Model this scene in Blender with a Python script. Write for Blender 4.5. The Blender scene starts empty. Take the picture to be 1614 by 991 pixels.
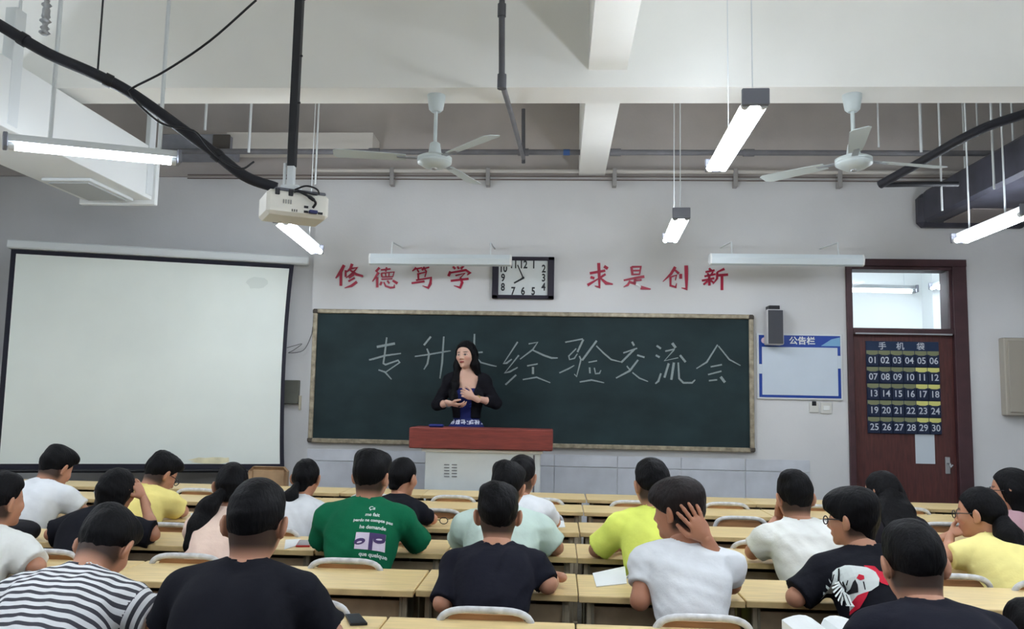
import bpy, bmesh, math, random
import numpy as np
from mathutils import Vector, Matrix
from mathutils.bvhtree import BVHTree

random.seed(7)
scene = bpy.context.scene
COL = scene.collection

# ------------------------------------------------------------------ camera, world, exposure
W_PX, H_PX, F_PX = 1614.0, 991.0, 1300.0
CAM = Vector((0.0, 0.0, 1.508))
YAW, PITCH, ROLL = math.radians(3.26), math.atan(134.5 / F_PX), math.radians(1.12)
_f = Vector((-math.sin(YAW) * math.cos(PITCH), math.cos(YAW) * math.cos(PITCH), math.sin(PITCH)))
_r0 = Vector((math.cos(YAW), math.sin(YAW), 0))
_u0 = _r0.cross(_f)
_r = _r0 * math.cos(ROLL) + _u0 * math.sin(ROLL)
_u = -_r0 * math.sin(ROLL) + _u0 * math.cos(ROLL)
cam_data = bpy.data.cameras.new('camera')
cam_data.sensor_width = 36.0
cam_data.lens = 36.0 * F_PX / W_PX
cam_data.clip_start = 0.05
cam = bpy.data.objects.new('camera', cam_data)
COL.objects.link(cam)
M = Matrix(((_r.x, _u.x, -_f.x, CAM.x), (_r.y, _u.y, -_f.y, CAM.y), (_r.z, _u.z, -_f.z, CAM.z), (0, 0, 0, 1)))
cam.matrix_world = M
scene.camera = cam

world = bpy.data.worlds.new('night')
scene.world = world
world.use_nodes = True
world.node_tree.nodes['Background'].inputs[0].default_value = (0.02, 0.025, 0.04, 1)
world.node_tree.nodes['Background'].inputs[1].default_value = 0.3

vs = scene.view_settings
vs.view_transform = 'Standard'
vs.look = 'None'
vs.gamma = 1.0
vs.exposure = 0.62
vs.use_curve_mapping = False
TUBE_STRENGTH = 40.0
scene.cycles.use_denoising = True
scene.cycles.max_bounces = 8
scene.cycles.diffuse_bounces = 5
scene.cycles.sample_clamp_indirect = 6.0


def ray(px, py):
    return _f + _r * ((px - W_PX / 2) / F_PX) - _u * ((py - H_PX / 2) / F_PX)


def at(px, py, Y):
    """point on the vertical plane at distance Y in front of the camera seen at a pixel"""
    d = ray(px, py)
    return CAM + d * (Y / d.y)


def on_z(px, py, z):
    d = ray(px, py)
    return CAM + d * ((z - CAM.z) / d.z)


# ------------------------------------------------------------------ materials
def lin(c):
    out = []
    for v in c[:3]:
        v = v / 255.0
        out.append(v / 12.92 if v <= 0.04045 else ((v + 0.055) / 1.055) ** 2.4)
    return (out[0], out[1], out[2], 1.0)


MATS = {}


def mat(name, rgb, rough=0.6, metal=0.0, var=0.0, vscale=6.0, bump=0.0, bscale=60.0, spec=0.4, emit=None, stretch=None, rgb2=None):
    if name in MATS:
        return MATS[name]
    m = bpy.data.materials.new(name)
    m.use_nodes = True
    nt = m.node_tree
    b = nt.nodes['Principled BSDF']
    b.inputs['Base Color'].default_value = lin(rgb)
    b.inputs['Roughness'].default_value = rough
    b.inputs['Metallic'].default_value = metal
    b.inputs['Specular IOR Level'].default_value = spec
    tc = None
    if var or bump or rgb2:
        tc = nt.nodes.new('ShaderNodeTexCoord')
        mp = nt.nodes.new('ShaderNodeMapping')
        nt.links.new(tc.outputs['Object'], mp.inputs['Vector'])
        if stretch:
            mp.inputs['Scale'].default_value = stretch
    if var or rgb2:
        n = nt.nodes.new('ShaderNodeTexNoise')
        n.inputs['Scale'].default_value = vscale
        n.inputs['Detail'].default_value = 6
        nt.links.new(mp.outputs['Vector'], n.inputs['Vector'])
        r = nt.nodes.new('ShaderNodeValToRGB')
        nt.links.new(n.outputs['Fac'], r.inputs['Fac'])
        r.color_ramp.elements[0].position = 0.3
        r.color_ramp.elements[1].position = 0.7
        if rgb2:
            r.color_ramp.elements[0].color = lin(rgb)
            r.color_ramp.elements[1].color = lin(rgb2)
        else:
            r.color_ramp.elements[0].color = lin([max(0, c * (1 - var)) for c in rgb])
            r.color_ramp.elements[1].color = lin([min(255, c * (1 + var)) for c in rgb])
        nt.links.new(r.outputs['Color'], b.inputs['Base Color'])
    if bump:
        n2 = nt.nodes.new('ShaderNodeTexNoise')
        n2.inputs['Scale'].default_value = bscale
        n2.inputs['Detail'].default_value = 4
        nt.links.new(mp.outputs['Vector'], n2.inputs['Vector'])
        bp = nt.nodes.new('ShaderNodeBump')
        bp.inputs['Strength'].default_value = bump
        bp.inputs['Distance'].default_value = 0.01
        nt.links.new(n2.outputs['Fac'], bp.inputs['Height'])
        nt.links.new(bp.outputs['Normal'], b.inputs['Normal'])
    if emit:
        b.inputs['Emission Color'].default_value = lin(emit[0])
        b.inputs['Emission Strength'].default_value = emit[1]
    MATS[name] = m
    return m


def attr_mat(name, attr, rough=0.55, spec=0.35, sss=0.0):
    if name in MATS:
        return MATS[name]
    m = bpy.data.materials.new(name)
    m.use_nodes = True
    nt = m.node_tree
    b = nt.nodes['Principled BSDF']
    a = nt.nodes.new('ShaderNodeAttribute')
    a.attribute_name = attr
    nt.links.new(a.outputs['Color'], b.inputs['Base Color'])
    b.inputs['Roughness'].default_value = rough
    b.inputs['Specular IOR Level'].default_value = spec
    if sss:
        b.inputs['Subsurface Weight'].default_value = sss
        b.inputs['Subsurface Radius'].default_value = (0.01, 0.004, 0.002)
        b.inputs['Subsurface Scale'].default_value = 0.6
    MATS[name] = m
    return m


def stripe_mat(name, c1, c2, period, duty):
    m = bpy.data.materials.new(name)
    m.use_nodes = True
    nt = m.node_tree
    b = nt.nodes['Principled BSDF']
    b.inputs['Roughness'].default_value = 0.85
    a = nt.nodes.new('ShaderNodeAttribute')
    a.attribute_name = 'along'
    d = nt.nodes.new('ShaderNodeMath'); d.operation = 'DIVIDE'
    nt.links.new(a.outputs['Fac'], d.inputs[0]); d.inputs[1].default_value = period
    fr = nt.nodes.new('ShaderNodeMath'); fr.operation = 'FRACT'
    nt.links.new(d.outputs[0], fr.inputs[0])
    lt = nt.nodes.new('ShaderNodeMath'); lt.operation = 'LESS_THAN'
    nt.links.new(fr.outputs[0], lt.inputs[0]); lt.inputs[1].default_value = duty
    mx = nt.nodes.new('ShaderNodeMix'); mx.data_type = 'RGBA'
    nt.links.new(lt.outputs[0], mx.inputs[0])
    mx.inputs[6].default_value = lin(c1); mx.inputs[7].default_value = lin(c2)
    nt.links.new(mx.outputs[2], b.inputs['Base Color'])
    return m


# ------------------------------------------------------------------ object helpers
def link(o, parent=None):
    COL.objects.link(o)
    if parent is not None:
        o.parent = parent
    return o


def tag(o, label=None, cat=None, group=None, kind=None):
    if label: o['label'] = label
    if cat: o['category'] = cat
    if group: o['group'] = group
    if kind: o['kind'] = kind
    return o


def empty(name, loc=(0, 0, 0), rz=0.0):
    o = bpy.data.objects.new(name, None)
    o.empty_display_size = 0.1
    o.location = loc
    o.rotation_euler = (0, 0, rz)
    return link(o)


def copy_tree(o, parent=None):
    c = o.copy()
    COL.objects.link(c)
    if parent is not None:
        c.parent = parent
    for ch in list(o.children):
        copy_tree(ch, c)
    return c


class MB:
    """collects shapes into one mesh"""
    def __init__(s):
        s.v = []; s.f = []; s.sm = []

    def raw(s, verts, faces, smooth=False):
        n = len(s.v)
        s.v += [tuple(p) for p in verts]
        s.f += [tuple(i + n for i in f) for f in faces]
        s.sm += [smooth] * len(faces)
        return s

    def box(s, lo, hi, bev=0.0, mtx=None):
        if bev:
            bm = bmesh.new()
            bmesh.ops.create_cube(bm, size=1.0)
            for v in bm.verts:
                v.co = Vector([(lo[i] + hi[i]) / 2 + v.co[i] * (hi[i] - lo[i]) for i in range(3)])
            bmesh.ops.bevel(bm, geom=list(bm.edges), offset=bev, segments=1, affect='EDGES', profile=0.5)
            bm.verts.index_update()
            vs_ = [v.co.copy() for v in bm.verts]
            fs_ = [[v.index for v in f.verts] for f in bm.faces]
            bm.free()
        else:
            x0, y0, z0 = lo; x1, y1, z1 = hi
            vs_ = [Vector(p) for p in ((x0, y0, z0), (x1, y0, z0), (x1, y1, z0), (x0, y1, z0), (x0, y0, z1), (x1, y0, z1), (x1, y1, z1), (x0, y1, z1))]
            fs_ = [(0, 3, 2, 1), (4, 5, 6, 7), (0, 1, 5, 4), (1, 2, 6, 5), (2, 3, 7, 6), (3, 0, 4, 7)]
        if mtx is not None:
            vs_ = [mtx @ p for p in vs_]
        return s.raw(vs_, fs_)

    def tube(s, pts, r, n=8, caps=True, flat=None):
        pts = [Vector(p) for p in pts]
        rs = r if isinstance(r, (list, tuple)) else [r] * len(pts)
        ring = []
        up = None
        for i, p in enumerate(pts):
            if i == 0: t = pts[1] - pts[0]
            elif i == len(pts) - 1: t = pts[-1] - pts[-2]
            else: t = (pts[i + 1] - p).normalized() + (p - pts[i - 1]).normalized()
            t.normalize()
            if up is None:
                up = Vector((0, 0, 1)) if abs(t.z) < 0.9 else Vector((1, 0, 0))
            a = t.cross(up).normalized()
            b = a.cross(t).normalized()
            up = b
            fa, fb = flat if flat else (1, 1)
            ring.append([p + a * (math.cos(2 * math.pi * k / n) * rs[i] * fa) + b * (math.sin(2 * math.pi * k / n) * rs[i] * fb) for k in range(n)])
        vs_ = [q for rg in ring for q in rg]
        fs_ = []
        for i in range(len(pts) - 1):
            for k in range(n):
                k2 = (k + 1) % n
                fs_.append((i * n + k, i * n + k2, (i + 1) * n + k2, (i + 1) * n + k))
        s.raw(vs_, fs_, True)
        if caps:
            m = len(pts) - 1
            s.raw(ring[0], [tuple(range(n))[::-1]])
            s.raw(ring[m], [tuple(range(n))])
        return s

    def lathe(s, prof, c=(0, 0, 0), n=24):
        """profile of (radius, z) turned round a vertical axis at c"""
        vs_ = []; fs_ = []
        for r, z in prof:
            for k in range(n):
                a = 2 * math.pi * k / n
                vs_.append((c[0] + r * math.cos(a), c[1] + r * math.sin(a), c[2] + z))
        for i in range(len(prof) - 1):
            for k in range(n):
                k2 = (k + 1) % n
                fs_.append((i * n + k, i * n + k2, (i + 1) * n + k2, (i + 1) * n + k))
        s.raw(vs_, fs_, True)
        s.raw(vs_[:n], [tuple(range(n))[::-1]])
        s.raw(vs_[-n:], [tuple(range(n))])
        return s

    def prism(s, poly, d):
        """polygon (list of 3D points) pushed along vector d"""
        n = len(poly)
        d = Vector(d)
        a = [Vector(p) for p in poly]; b = [p + d for p in a]
        fs_ = [tuple(range(n))[::-1], tuple(range(n, 2 * n))]
        for k in range(n):
            k2 = (k + 1) % n
            fs_.append((k, k2, n + k2, n + k))
        return s.raw(a + b, fs_)

    def mesh(s, name, m):
        me = bpy.data.meshes.new(name)
        me.from_pydata(s.v, [], s.f)
        me.polygons.foreach_set('use_smooth', s.sm)
        bm = bmesh.new(); bm.from_mesh(me)
        bmesh.ops.recalc_face_normals(bm, faces=bm.faces)
        bm.to_mesh(me); bm.free()
        me.materials.append(m)
        me.update()
        return me

    def build(s, name, m, parent=None, loc=None):
        o = bpy.data.objects.new(name, s.mesh(name, m))
        if loc is not None: o.location = loc
        return link(o, parent)


def box_obj(name, lo, hi, m, parent=None, bev=0.0):
    return MB().box(lo, hi, bev).build(name, m, parent)


def text_mesh(body, size, m, name='lettering', extrude=0.0, bold=0.0, align='CENTER'):
    cu = bpy.data.curves.new(name, 'FONT')
    cu.body = body
    cu.size = size
    cu.align_x = align
    cu.align_y = 'CENTER'
    cu.extrude = extrude
    cu.offset = bold
    cu.resolution_u = 3
    o = bpy.data.objects.new(name, cu)
    COL.objects.link(o)
    bpy.context.view_layer.update()
    me = bpy.data.meshes.new_from_object(o.evaluated_get(bpy.context.evaluated_depsgraph_get()))
    COL.objects.unlink(o)
    bpy.data.objects.remove(o)
    bpy.data.curves.remove(cu)
    me.materials.clear()
    me.materials.append(m)
    return me


def text_obj(body, size, m, loc, parent=None, name='lettering', bold=0.0, scale=(1, 1, 1)):
    """text standing on a wall that faces the camera side (-Y)"""
    me = text_mesh(body, size, m, name, 0.0005, bold)
    o = bpy.data.objects.new(name, me)
    o.rotation_euler = (math.pi / 2, 0, 0)
    o.location = loc
    o.scale = scale
    return link(o, parent)

# ------------------------------------------------------------------ palette
m_wall = mat('wall_plaster', (211, 212, 213), 0.85, var=0.025, vscale=1.3, bump=0.08, bscale=40)
m_wall_up = mat('shade_tinted_plaster', (176, 170, 166), 0.9, var=0.05, vscale=1.5, bump=0.1, bscale=40)  # greyer tone puts the lamp shade on the upper wall into its colour
m_ceil = mat('ceiling_plaster', (236, 236, 231), 0.9, var=0.02, vscale=1.0, bump=0.05, bscale=30)
m_floor = mat('terrazzo_floor', (120, 116, 108), 0.4, var=0.1, vscale=30)
m_tile = mat('dado_tile', (196, 200, 207), 0.35, var=0.05, vscale=4)
m_white = mat('white_paint', (226, 229, 228), 0.5)
m_white_metal = mat('white_metal', (214, 219, 220), 0.4, spec=0.5)
m_grey_metal = mat('grey_pipe', (108, 108, 112), 0.5, var=0.08)
m_dark_pipe = mat('dark_grey_pipe', (84, 84, 88), 0.55, var=0.1)
m_black = mat('black_plastic', (24, 25, 30), 0.5)
m_black_soft = mat('black_rubber', (30, 31, 38), 0.65, var=0.15)
m_steel = mat('brushed_steel', (170, 172, 175), 0.35, metal=0.8)
m_tube = mat('lit_tube', (255, 255, 255), 0.4, emit=((236, 244, 255), TUBE_STRENGTH))
m_wood = mat('desk_wood', (222, 197, 142), 0.38, var=0.06, vscale=5, stretch=(1.2, 14, 6), spec=0.5)
m_wood_edge = mat('desk_edge_wood', (202, 178, 128), 0.5, var=0.08, vscale=9)
m_desk_box = mat('desk_tray_metal', (126, 118, 100), 0.6, var=0.1, vscale=8)
m_desk_leg = mat('desk_leg_metal', (168, 158, 136), 0.55, var=0.08)
m_chair_tube = mat('chair_tube', (196, 198, 200), 0.35, var=0.1, vscale=30, spec=0.6)
m_chair_wood = mat('chair_plywood', (176, 130, 90), 0.5, var=0.1, vscale=6, stretch=(1, 8, 8))
m_board = mat('blackboard_green', (31, 46, 49), 0.72, var=0.16, vscale=2.2, spec=0.25, stretch=(1, 1, 1.6))
m_alu = mat('aged_aluminium', (150, 141, 122), 0.45, metal=0.35, var=0.2, vscale=18)
m_red = mat('red_acrylic', (158, 14, 52), 0.45)
m_chalk = mat('chalk', (52, 72, 72), 0.95, vscale=240, rgb2=(178, 188, 188))
m_screen = mat('screen_fabric', (226, 233, 227), 0.9, var=0.02, vscale=1.2)
m_screen_black = mat('screen_border', (32, 32, 44), 0.8)
m_stain = mat('yellow_stain', (226, 220, 186), 0.9, var=0.06, vscale=12)
m_stain2 = mat('grey_stain', (214, 222, 216), 0.9)
m_podium_top = mat('podium_mahogany', (118, 54, 48), 0.45, var=0.12, vscale=7, stretch=(1, 6, 9))
m_podium = mat('podium_enamel', (210, 217, 218), 0.4, var=0.02)
m_door = mat('door_brown', (78, 42, 40), 0.45, var=0.15, vscale=6, stretch=(9, 9, 1))
m_frame = mat('door_frame_brown', (66, 42, 46), 0.5, var=0.12, vscale=6)
m_glass = None


def glass_mat():
    m = bpy.data.materials.new('window_glass')
    m.use_nodes = True
    b = m.node_tree.nodes['Principled BSDF']
    b.inputs['Base Color'].default_value = (0.93, 0.97, 0.97, 1)
    b.inputs['Transmission Weight'].default_value = 1.0
    b.inputs['Roughness'].default_value = 0.02
    b.inputs['IOR'].default_value = 1.15
    return m


m_glass = glass_mat()


def struct(name, lo, hi, m, label=None):
    o = box_obj(name, lo, hi, m)
    o['kind'] = 'structure'
    if label: o['label'] = label
    return o


# ------------------------------------------------------------------ the room
XL, XR, YB, YF, ZC = -5.9, 6.0, -4.2, 8.0, 4.55
SP = at(488, 560, YF).x                       # where the wall steps back beside the screen
DX0, DX1 = at(1335, 560, YF).x, at(1526, 560, YF).x
DZ = at(1430, 409, YF).z
LEDGE = at(900, 279, YF).z                    # wall tone changes here, shade painted into the grey above
struct('floor', (XL - 0.2, YB - 0.2, -0.15), (XR + 0.2, 11.0, 0.0), m_floor, 'worn grey terrazzo classroom floor')
struct('ceiling', (XL - 0.2, YB - 0.2, ZC), (XR + 0.2, YF + 0.3, ZC + 0.2), m_ceil, 'white plastered concrete ceiling slab')
struct('wall_left', (XL - 0.2, YB, 0), (XL, YF + 0.3, ZC), m_wall, 'white side wall beyond the projection screen')
struct('wall_right', (XR, YB, 0), (XR + 0.2, YF + 0.3, ZC), m_wall, 'white side wall beyond the door')
struct('wall_back', (XL, YB - 0.2, 0), (XR, YB, ZC), m_wall, 'white wall behind the last row')

mb = MB()
mb.box((SP, YF, 0), (DX0, YF + 0.25, LEDGE))
mb.box((DX1, YF, 0), (XR, YF + 0.25, LEDGE))
mb.box((DX0, YF, DZ), (DX1, YF + 0.25, LEDGE))
wf = mb.build('wall_front', m_wall)
tag(wf, 'white front wall around the blackboard and door', None, None, 'structure')
wr = box_obj('wall_front_left', (XL, YF + 0.07, 0), (SP, YF + 0.25, LEDGE), m_wall)
tag(wr, 'white wall set back behind the projection screen', None, None, 'structure')
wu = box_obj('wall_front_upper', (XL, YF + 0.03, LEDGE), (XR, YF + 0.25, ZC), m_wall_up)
tag(wu, 'grey strip of wall above the conduits, shade painted in', None, None, 'structure')

# dado tiles on the lower front wall
tw = 0.6
zs = [0.30, 0.455, 0.885, 1.0]
tile_meshes = []
for j in range(3):
    tile_meshes.append(MB().box((0.003, -0.012, 0.003), (tw - 0.003, 0.0, zs[j + 1] - zs[j] - 0.003), 0.002).mesh('tile', m_tile))
x = SP + 0.02
while x + tw < DX0 - 0.02:
    for j in range(3):
        t = bpy.data.objects.new('tile', tile_meshes[j])
        t.location = (x, YF, zs[j])
        link(t, wf)
    x += tw

# beams
LB = at(915, 60, 5.0).x
zlb = at(915, 276, YF).z
yb0 = 5.39
ztb = at(700, 138, yb0).z
zl0, zl1 = 3.4, 6.2
for _ in range(30):                            # far edge of the beam's underside
    mid = (zl0 + zl1) / 2
    if at(700, 163, mid).z > ztb: zl1 = mid
    else: zl0 = mid
yb1 = max(mid, yb0 + 0.22)
b1 = struct('beam_cross', (XL, yb0, ztb), (XR, yb1, ZC), m_ceil, 'deep white concrete beam running across the classroom')
x0b, x1b = at(917, 275, YF).x, at(966, 275, YF).x
x1n = at(988, 106, yb0).x
b2 = struct('beam_long', (x0b - 0.03, YB, zlb), (x1n, yb0, ZC), m_ceil, 'shallower white beam running towards the front wall, near span')
b3 = struct('beam_long.001', (x0b - 0.03, yb1, zlb), (x1n, YF + 0.03, ZC), m_ceil, 'shallower white beam between the cross beam and front wall')
struct('beam_cross.001', (XL, 0.9, ztb), (XR, 1.25, ZC), m_ceil, 'deep white concrete beam over the rear rows')

# corridor seen through the pane over the door
struct('corridor_wall', (1.2, 10.6, 0), (6.4, 10.8, 3.3), m_white, 'white corridor wall seen through the pane over the door')
struct('corridor_ceiling', (1.2, YF + 0.25, 3.25), (6.4, 10.6, 3.4), m_white, 'white corridor ceiling beyond the door')
struct('corridor_wall.001', (1.0, YF + 0.25, 0), (1.2, 10.8, 3.3), m_white, 'white end wall of the corridor')
struct('corridor_wall.002', (6.4, YF + 0.25, 0), (6.6, 10.8, 3.3), m_white, 'white far end wall of the corridor')
cp = at(1470, 470, 10.3)
struct('corridor_column', (cp.x, 10.3, 0), (cp.x + 0.5, 10.6, 3.25), m_white, 'white pilaster on the corridor wall')

# platform under the podium
pf = struct('platform_floor', (SP + 0.1, 6.95, 0.0), (DX0 - 0.15, YF - 0.002, 0.30), mat('platform_concrete', (150, 146, 138), 0.6, var=0.08), 'low concrete teaching platform')

# ------------------------------------------------------------------ tube lamps
def lamp(p0, p1, label, twin=True, rods=(0.15, 0.85), top=None, rodx=0.004, width=0.13):
    p0, p1 = Vector(p0), Vector(p1)
    d = (p1 - p0); L = d.length; d.normalize()
    side = d.cross(Vector((0, 0, 1))).normalized()
    up = side.cross(d).normalized()
    R = Matrix((side, d, up)).transposed().to_4x4()
    T = Matrix.Translation(p0) @ R
    root = empty('tube_lamp', (p0 + p1) / 2)
    inv = Matrix.Translation(-((p0 + p1) / 2))
    B = inv @ T
    w = width / 2
    hm = MB()
    hw0 = 0.52 if twin else 0.6
    prof = [(-w * hw0, 0.0), (-w * hw0 * 0.8, 0.042), (w * hw0 * 0.8, 0.042), (w * hw0, 0.0)]
    hm.prism([B @ Vector((a, 0, z + 0.025)) for a, z in prof], (B.to_3x3() @ Vector((0, L, 0))))
    hm.build('reflector', m_white_metal, root)
    for yy in (-0.012, L - 0.012):
        MB().box((-w, yy, -0.012), (w, yy + 0.024, 0.07), 0.004, B).build('end_cap', mat('lamp_cap', (120, 122, 132), 0.5), root)
    for sx in ((-w * 0.66, w * 0.66) if twin else (0.0,)):
        tb = MB().tube([B @ Vector((sx, 0.03, 0.0)), B @ Vector((sx, L - 0.03, 0.0))], 0.02, 10).build('tube', m_tube, root)
        for yy in (0.015, L - 0.045):
            MB().tube([B @ Vector((sx, yy, 0.0)), B @ Vector((sx, yy + 0.03, 0.0))], 0.0215, 10).build('holder', m_white, tb)
    for fr in rods:
        q = p0 + d * (L * fr) + up * 0.06
        zt = top if top else ZC
        MB().tube([q - (p0 + p1) / 2, Vector((q.x, q.y, zt)) - (p0 + p1) / 2], rodx, 6).build('hanger_rod', m_white_metal, root)
    tag(root, label, 'lamp', 'tube lamps hung from the ceiling')
    return root


lamp(at(1191, 162, 3.9), at(1128, 268, 5.1), 'lit twin tube lamp hung beside the long beam, in front of the cross beam', rods=(0.06, 0.62), top=ZC, rodx=0.003)
lamp(at(1074, 342, 6.0), at(1056, 380, 7.1), 'small lit twin tube lamp between the front wall and the cross beam, near the slogan', rods=(0.08, 0.6))
lamp(at(441, 349, 6.0), at(500, 398, 7.1), 'lit tube lamp beneath the white projector', twin=True, rods=(0.3, 0.75), width=0.11)
left_lamp = lamp(at(8, 230, 4.35), at(281, 256, 4.9), 'lit tube lamp hung askew in front of the white air duct', twin=False, rods=(0.24, 0.88), rodx=0.012, width=0.11)
q = at(72, 26, 4.45)
fm = MB(); rnf = random.Random(8)
fm.tube([Vector((q.x, q.y, q.z + (k - 8) * 0.014)) - left_lamp.location for k in range(17)], [0.018 + rnf.uniform(-0.006, 0.016) for k in range(17)], 7)
fm.build('foil_wrap', m_steel, left_lamp)['label'] = 'crumpled silver foil wrapped on the rod'
lamp(at(1622, 336, 6.05), at(1511, 381, 6.95), 'lit tube lamp hung before the dark air duct', rods=(0.3, 0.82), rodx=0.007)
n_ = 0
for (x_, y_, lb) in ((3.25, 2.9, 'lit tube lamp past the door side, over the middle rows'), (-2.1, 1.4, 'lit tube lamp over the rear rows on the screen side'),
                     (0.93, 1.4, 'lit tube lamp over the rear rows in the middle'), (3.4, 1.4, 'lit tube lamp over the rear rows on the door side'),
                     (-2.1, -1.2, 'lit tube lamp at the very back on the screen side'), (0.93, -1.2, 'lit tube lamp at the very back in the middle'),
                     (3.4, -1.2, 'lit tube lamp at the very back on the door side'), (-4.7, 3.9, 'lit tube lamp beside the white duct near the side wall'),
                     (-4.7, 1.4, 'lit tube lamp over the rear rows near the side wall')):
    lamp((x_, y_, 2.93), (x_, y_ + 1.2, 2.93), lb)
# corridor lamp behind the pane over the door
c0, c1 = at(1330, 455, 9.4), at(1437, 460, 9.6)
lamp((c0.x, 9.5, c0.z), (c1.x, 9.5, c1.z - 0.01), 'lit corridor tube lamp seen through the pane over the door', twin=False, top=3.25)

lamp((4.55, 9.0, 2.95), (4.55, 10.2, 2.95), 'corridor tube lamp past the door, added to brighten the pane', top=3.25)  # extra lamp, added to brighten the corridor behind the door pane
lamp((1.9, 9.0, 2.95), (1.9, 10.2, 2.95), 'unseen corridor tube lamp behind the notice board wall, added for brightness', top=3.25)  # added out of view for the same corridor brightness

# unlit blackboard lamps
def board_lamp(pxa, pxb, pyt, pyb, label):
    Y = 7.45
    a, b = at(pxa, pyt, Y), at(pxb, pyt, Y)
    zb = at((pxa + pxb) / 2, pyb, Y).z
    zt = (a.z + b.z) / 2
    root = empty('blackboard_lamp', ((a.x + b.x) / 2, Y, zb))
    hw = (b.x - a.x) / 2
    h = zt - zb
    mb_ = MB()
    prof = [(0.0, 0.0), (-0.03, 0.012), (-0.045, h * 0.6), (-0.02, h), (0.06, h), (0.09, h * 0.55), (0.09, h * 0.4)]
    mb_.prism([Vector((-hw, y, z)) for y, z in prof], (2 * hw, 0, 0))
    mb_.build('reflector', mat('board_lamp_white', (206, 216, 220), 0.45), root)
    for sx in (-hw, hw - 0.01):
        MB().prism([Vector((sx - 0.002, y * 1.06, z * 1.0)) for y, z in prof], (0.014, 0, 0)).build('end_cap', m_white, root)
    for sx in (-hw * 0.7, hw * 0.7):
        MB().tube([(sx, 0.03, h), (sx, 0.05, h + 0.12), (sx, YF - Y, h + 0.16)], 0.008, 6).build('bracket', m_white_metal, root)
    tag(root, label, 'lamp', 'unlit lamps over the blackboard')


board_lamp(583, 806, 401, 419, 'unlit white blackboard lamp overlapping the wall clock')
board_lamp(1119, 1360, 401, 419, 'unlit white blackboard lamp reaching to the door frame')

# ------------------------------------------------------------------ pipes, conduits
Yp = 7.55
zp = at(900, 240, Yp).z
gp = empty('wall_pipe', (0, Yp, zp))
MB().tube([(at(250, 240, Yp).x, 0, 0), (5.9, 0, 0)], 0.026, 10).build('pipe', m_grey_metal, gp)
for px in (825, 970, 590, 1180):
    x_ = at(px, 240, Yp).x
    MB().tube([(x_ - 0.05, 0, 0), (x_ + 0.05, 0, 0)], 0.035, 10).build('coupling', m_grey_metal, gp)
x_ = at(893, 240, Yp).x
MB().tube([(x_ - 0.03, 0, 0), (x_ + 0.03, 0, 0)], 0.029, 10).build('blue_band', mat('blue_tape', (58, 92, 150), 0.5), gp)
tag(gp, 'long grey water pipe running across above the blackboard', 'pipe')

sp = empty('sprinkler_pipe', at(792, 130, 4.9))
o0 = sp.location.copy()
pA, pB, pC = at(791, 14, 4.9), at(791, 130, 4.9), at(825, 250, Yp - 0.05)
MB().tube([Vector((pA.x, pA.y, ZC)) - o0, pA - o0, pB - o0], [0.006, 0.02, 0.02], 10).build('drop_pipe', m_dark_pipe, sp)
MB().tube([pA - o0 - Vector((0, 0, 0.05)), pA - o0 + Vector((0, 0, 0.03))], 0.027, 10).build('fitting', m_dark_pipe, sp)
MB().tube([pB - o0 - Vector((0, 0, 0.04)), pB - o0 + Vector((0, 0, 0.05))], 0.029, 10).build('elbow', m_dark_pipe, sp)
MB().tube([pB - o0, at(806, 180, 5.9) - o0, pC - o0], 0.019, 10).build('branch_pipe', m_grey_metal, sp)
pD = at(825, 172, Yp - 0.05)
MB().tube([pD - o0, at(825, 257, Yp - 0.05) - o0], 0.018, 10).build('riser_pipe', m_dark_pipe, sp)
tag(sp, 'dark grey pipe dropping from ceiling and angling to the wall pipe', 'pipe')

zc_ = at(900, 279, YF).z
cd = empty('conduit', (0, YF - 0.06, zc_ - 0.01))
MB().tube([(at(495, 275, YF).x, 0, 0.05), (5.9, 0, 0.05)], 0.02, 8).build('pipe', mat('white_conduit', (196, 192, 186), 0.45), cd)
for dz in (0.0, -0.035):
    MB().tube([(at(300, 280, YF).x, 0.0, dz), (5.9, 0.0, dz)], 0.007, 6).build('cable', mat('dark_cable', (110, 100, 96), 0.6), cd)
for px in (620, 770, 968, 1157, 1320):
    x_ = at(px, 280, YF).x
    MB().box((x_ - 0.02, -0.025, -0.10), (x_ + 0.02, 0.058, 0.08), 0.003).build('bracket', mat('bracket_grey', (150, 148, 146), 0.5), cd)
tag(cd, 'thin conduits and cables running across the top of the wall', 'conduit')

# hanging rods between cross beam and wall
hang = [(252, 235, 6.5, 'over the end of the white duct'), (323, 205, 7.3, 'above the grey junction box'), (392, 240, 7.3, 'in front of the cream duct'), (497, 290, 6.9, 'between projector pole and ceiling fan'),
        (1385, 232, 7.4, 'beside the door-side ceiling fan'), (1452, 240, 7.4, 'behind the door-side black hose'), (1541, 215, 7.4, 'ending short above the dark duct'), (1485, 332, 6.6, 'in front of the dark duct, thin'), (1567, 298, 6.1, 'in front of the dark duct, ending above the lamp')]
for px, y1, Y, lb in hang:
    a = at(px, y1, Y)
    o = MB().tube([(0, 0, 0), (0, 0, ZC - a.z)], 0.013 if px in (323, 392, 1452) else 0.008, 6).build('hanger_rod', m_white_metal, None, a)
    tag(o, 'white ceiling rod ' + lb, 'rod', 'ceiling hanger rods')

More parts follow.
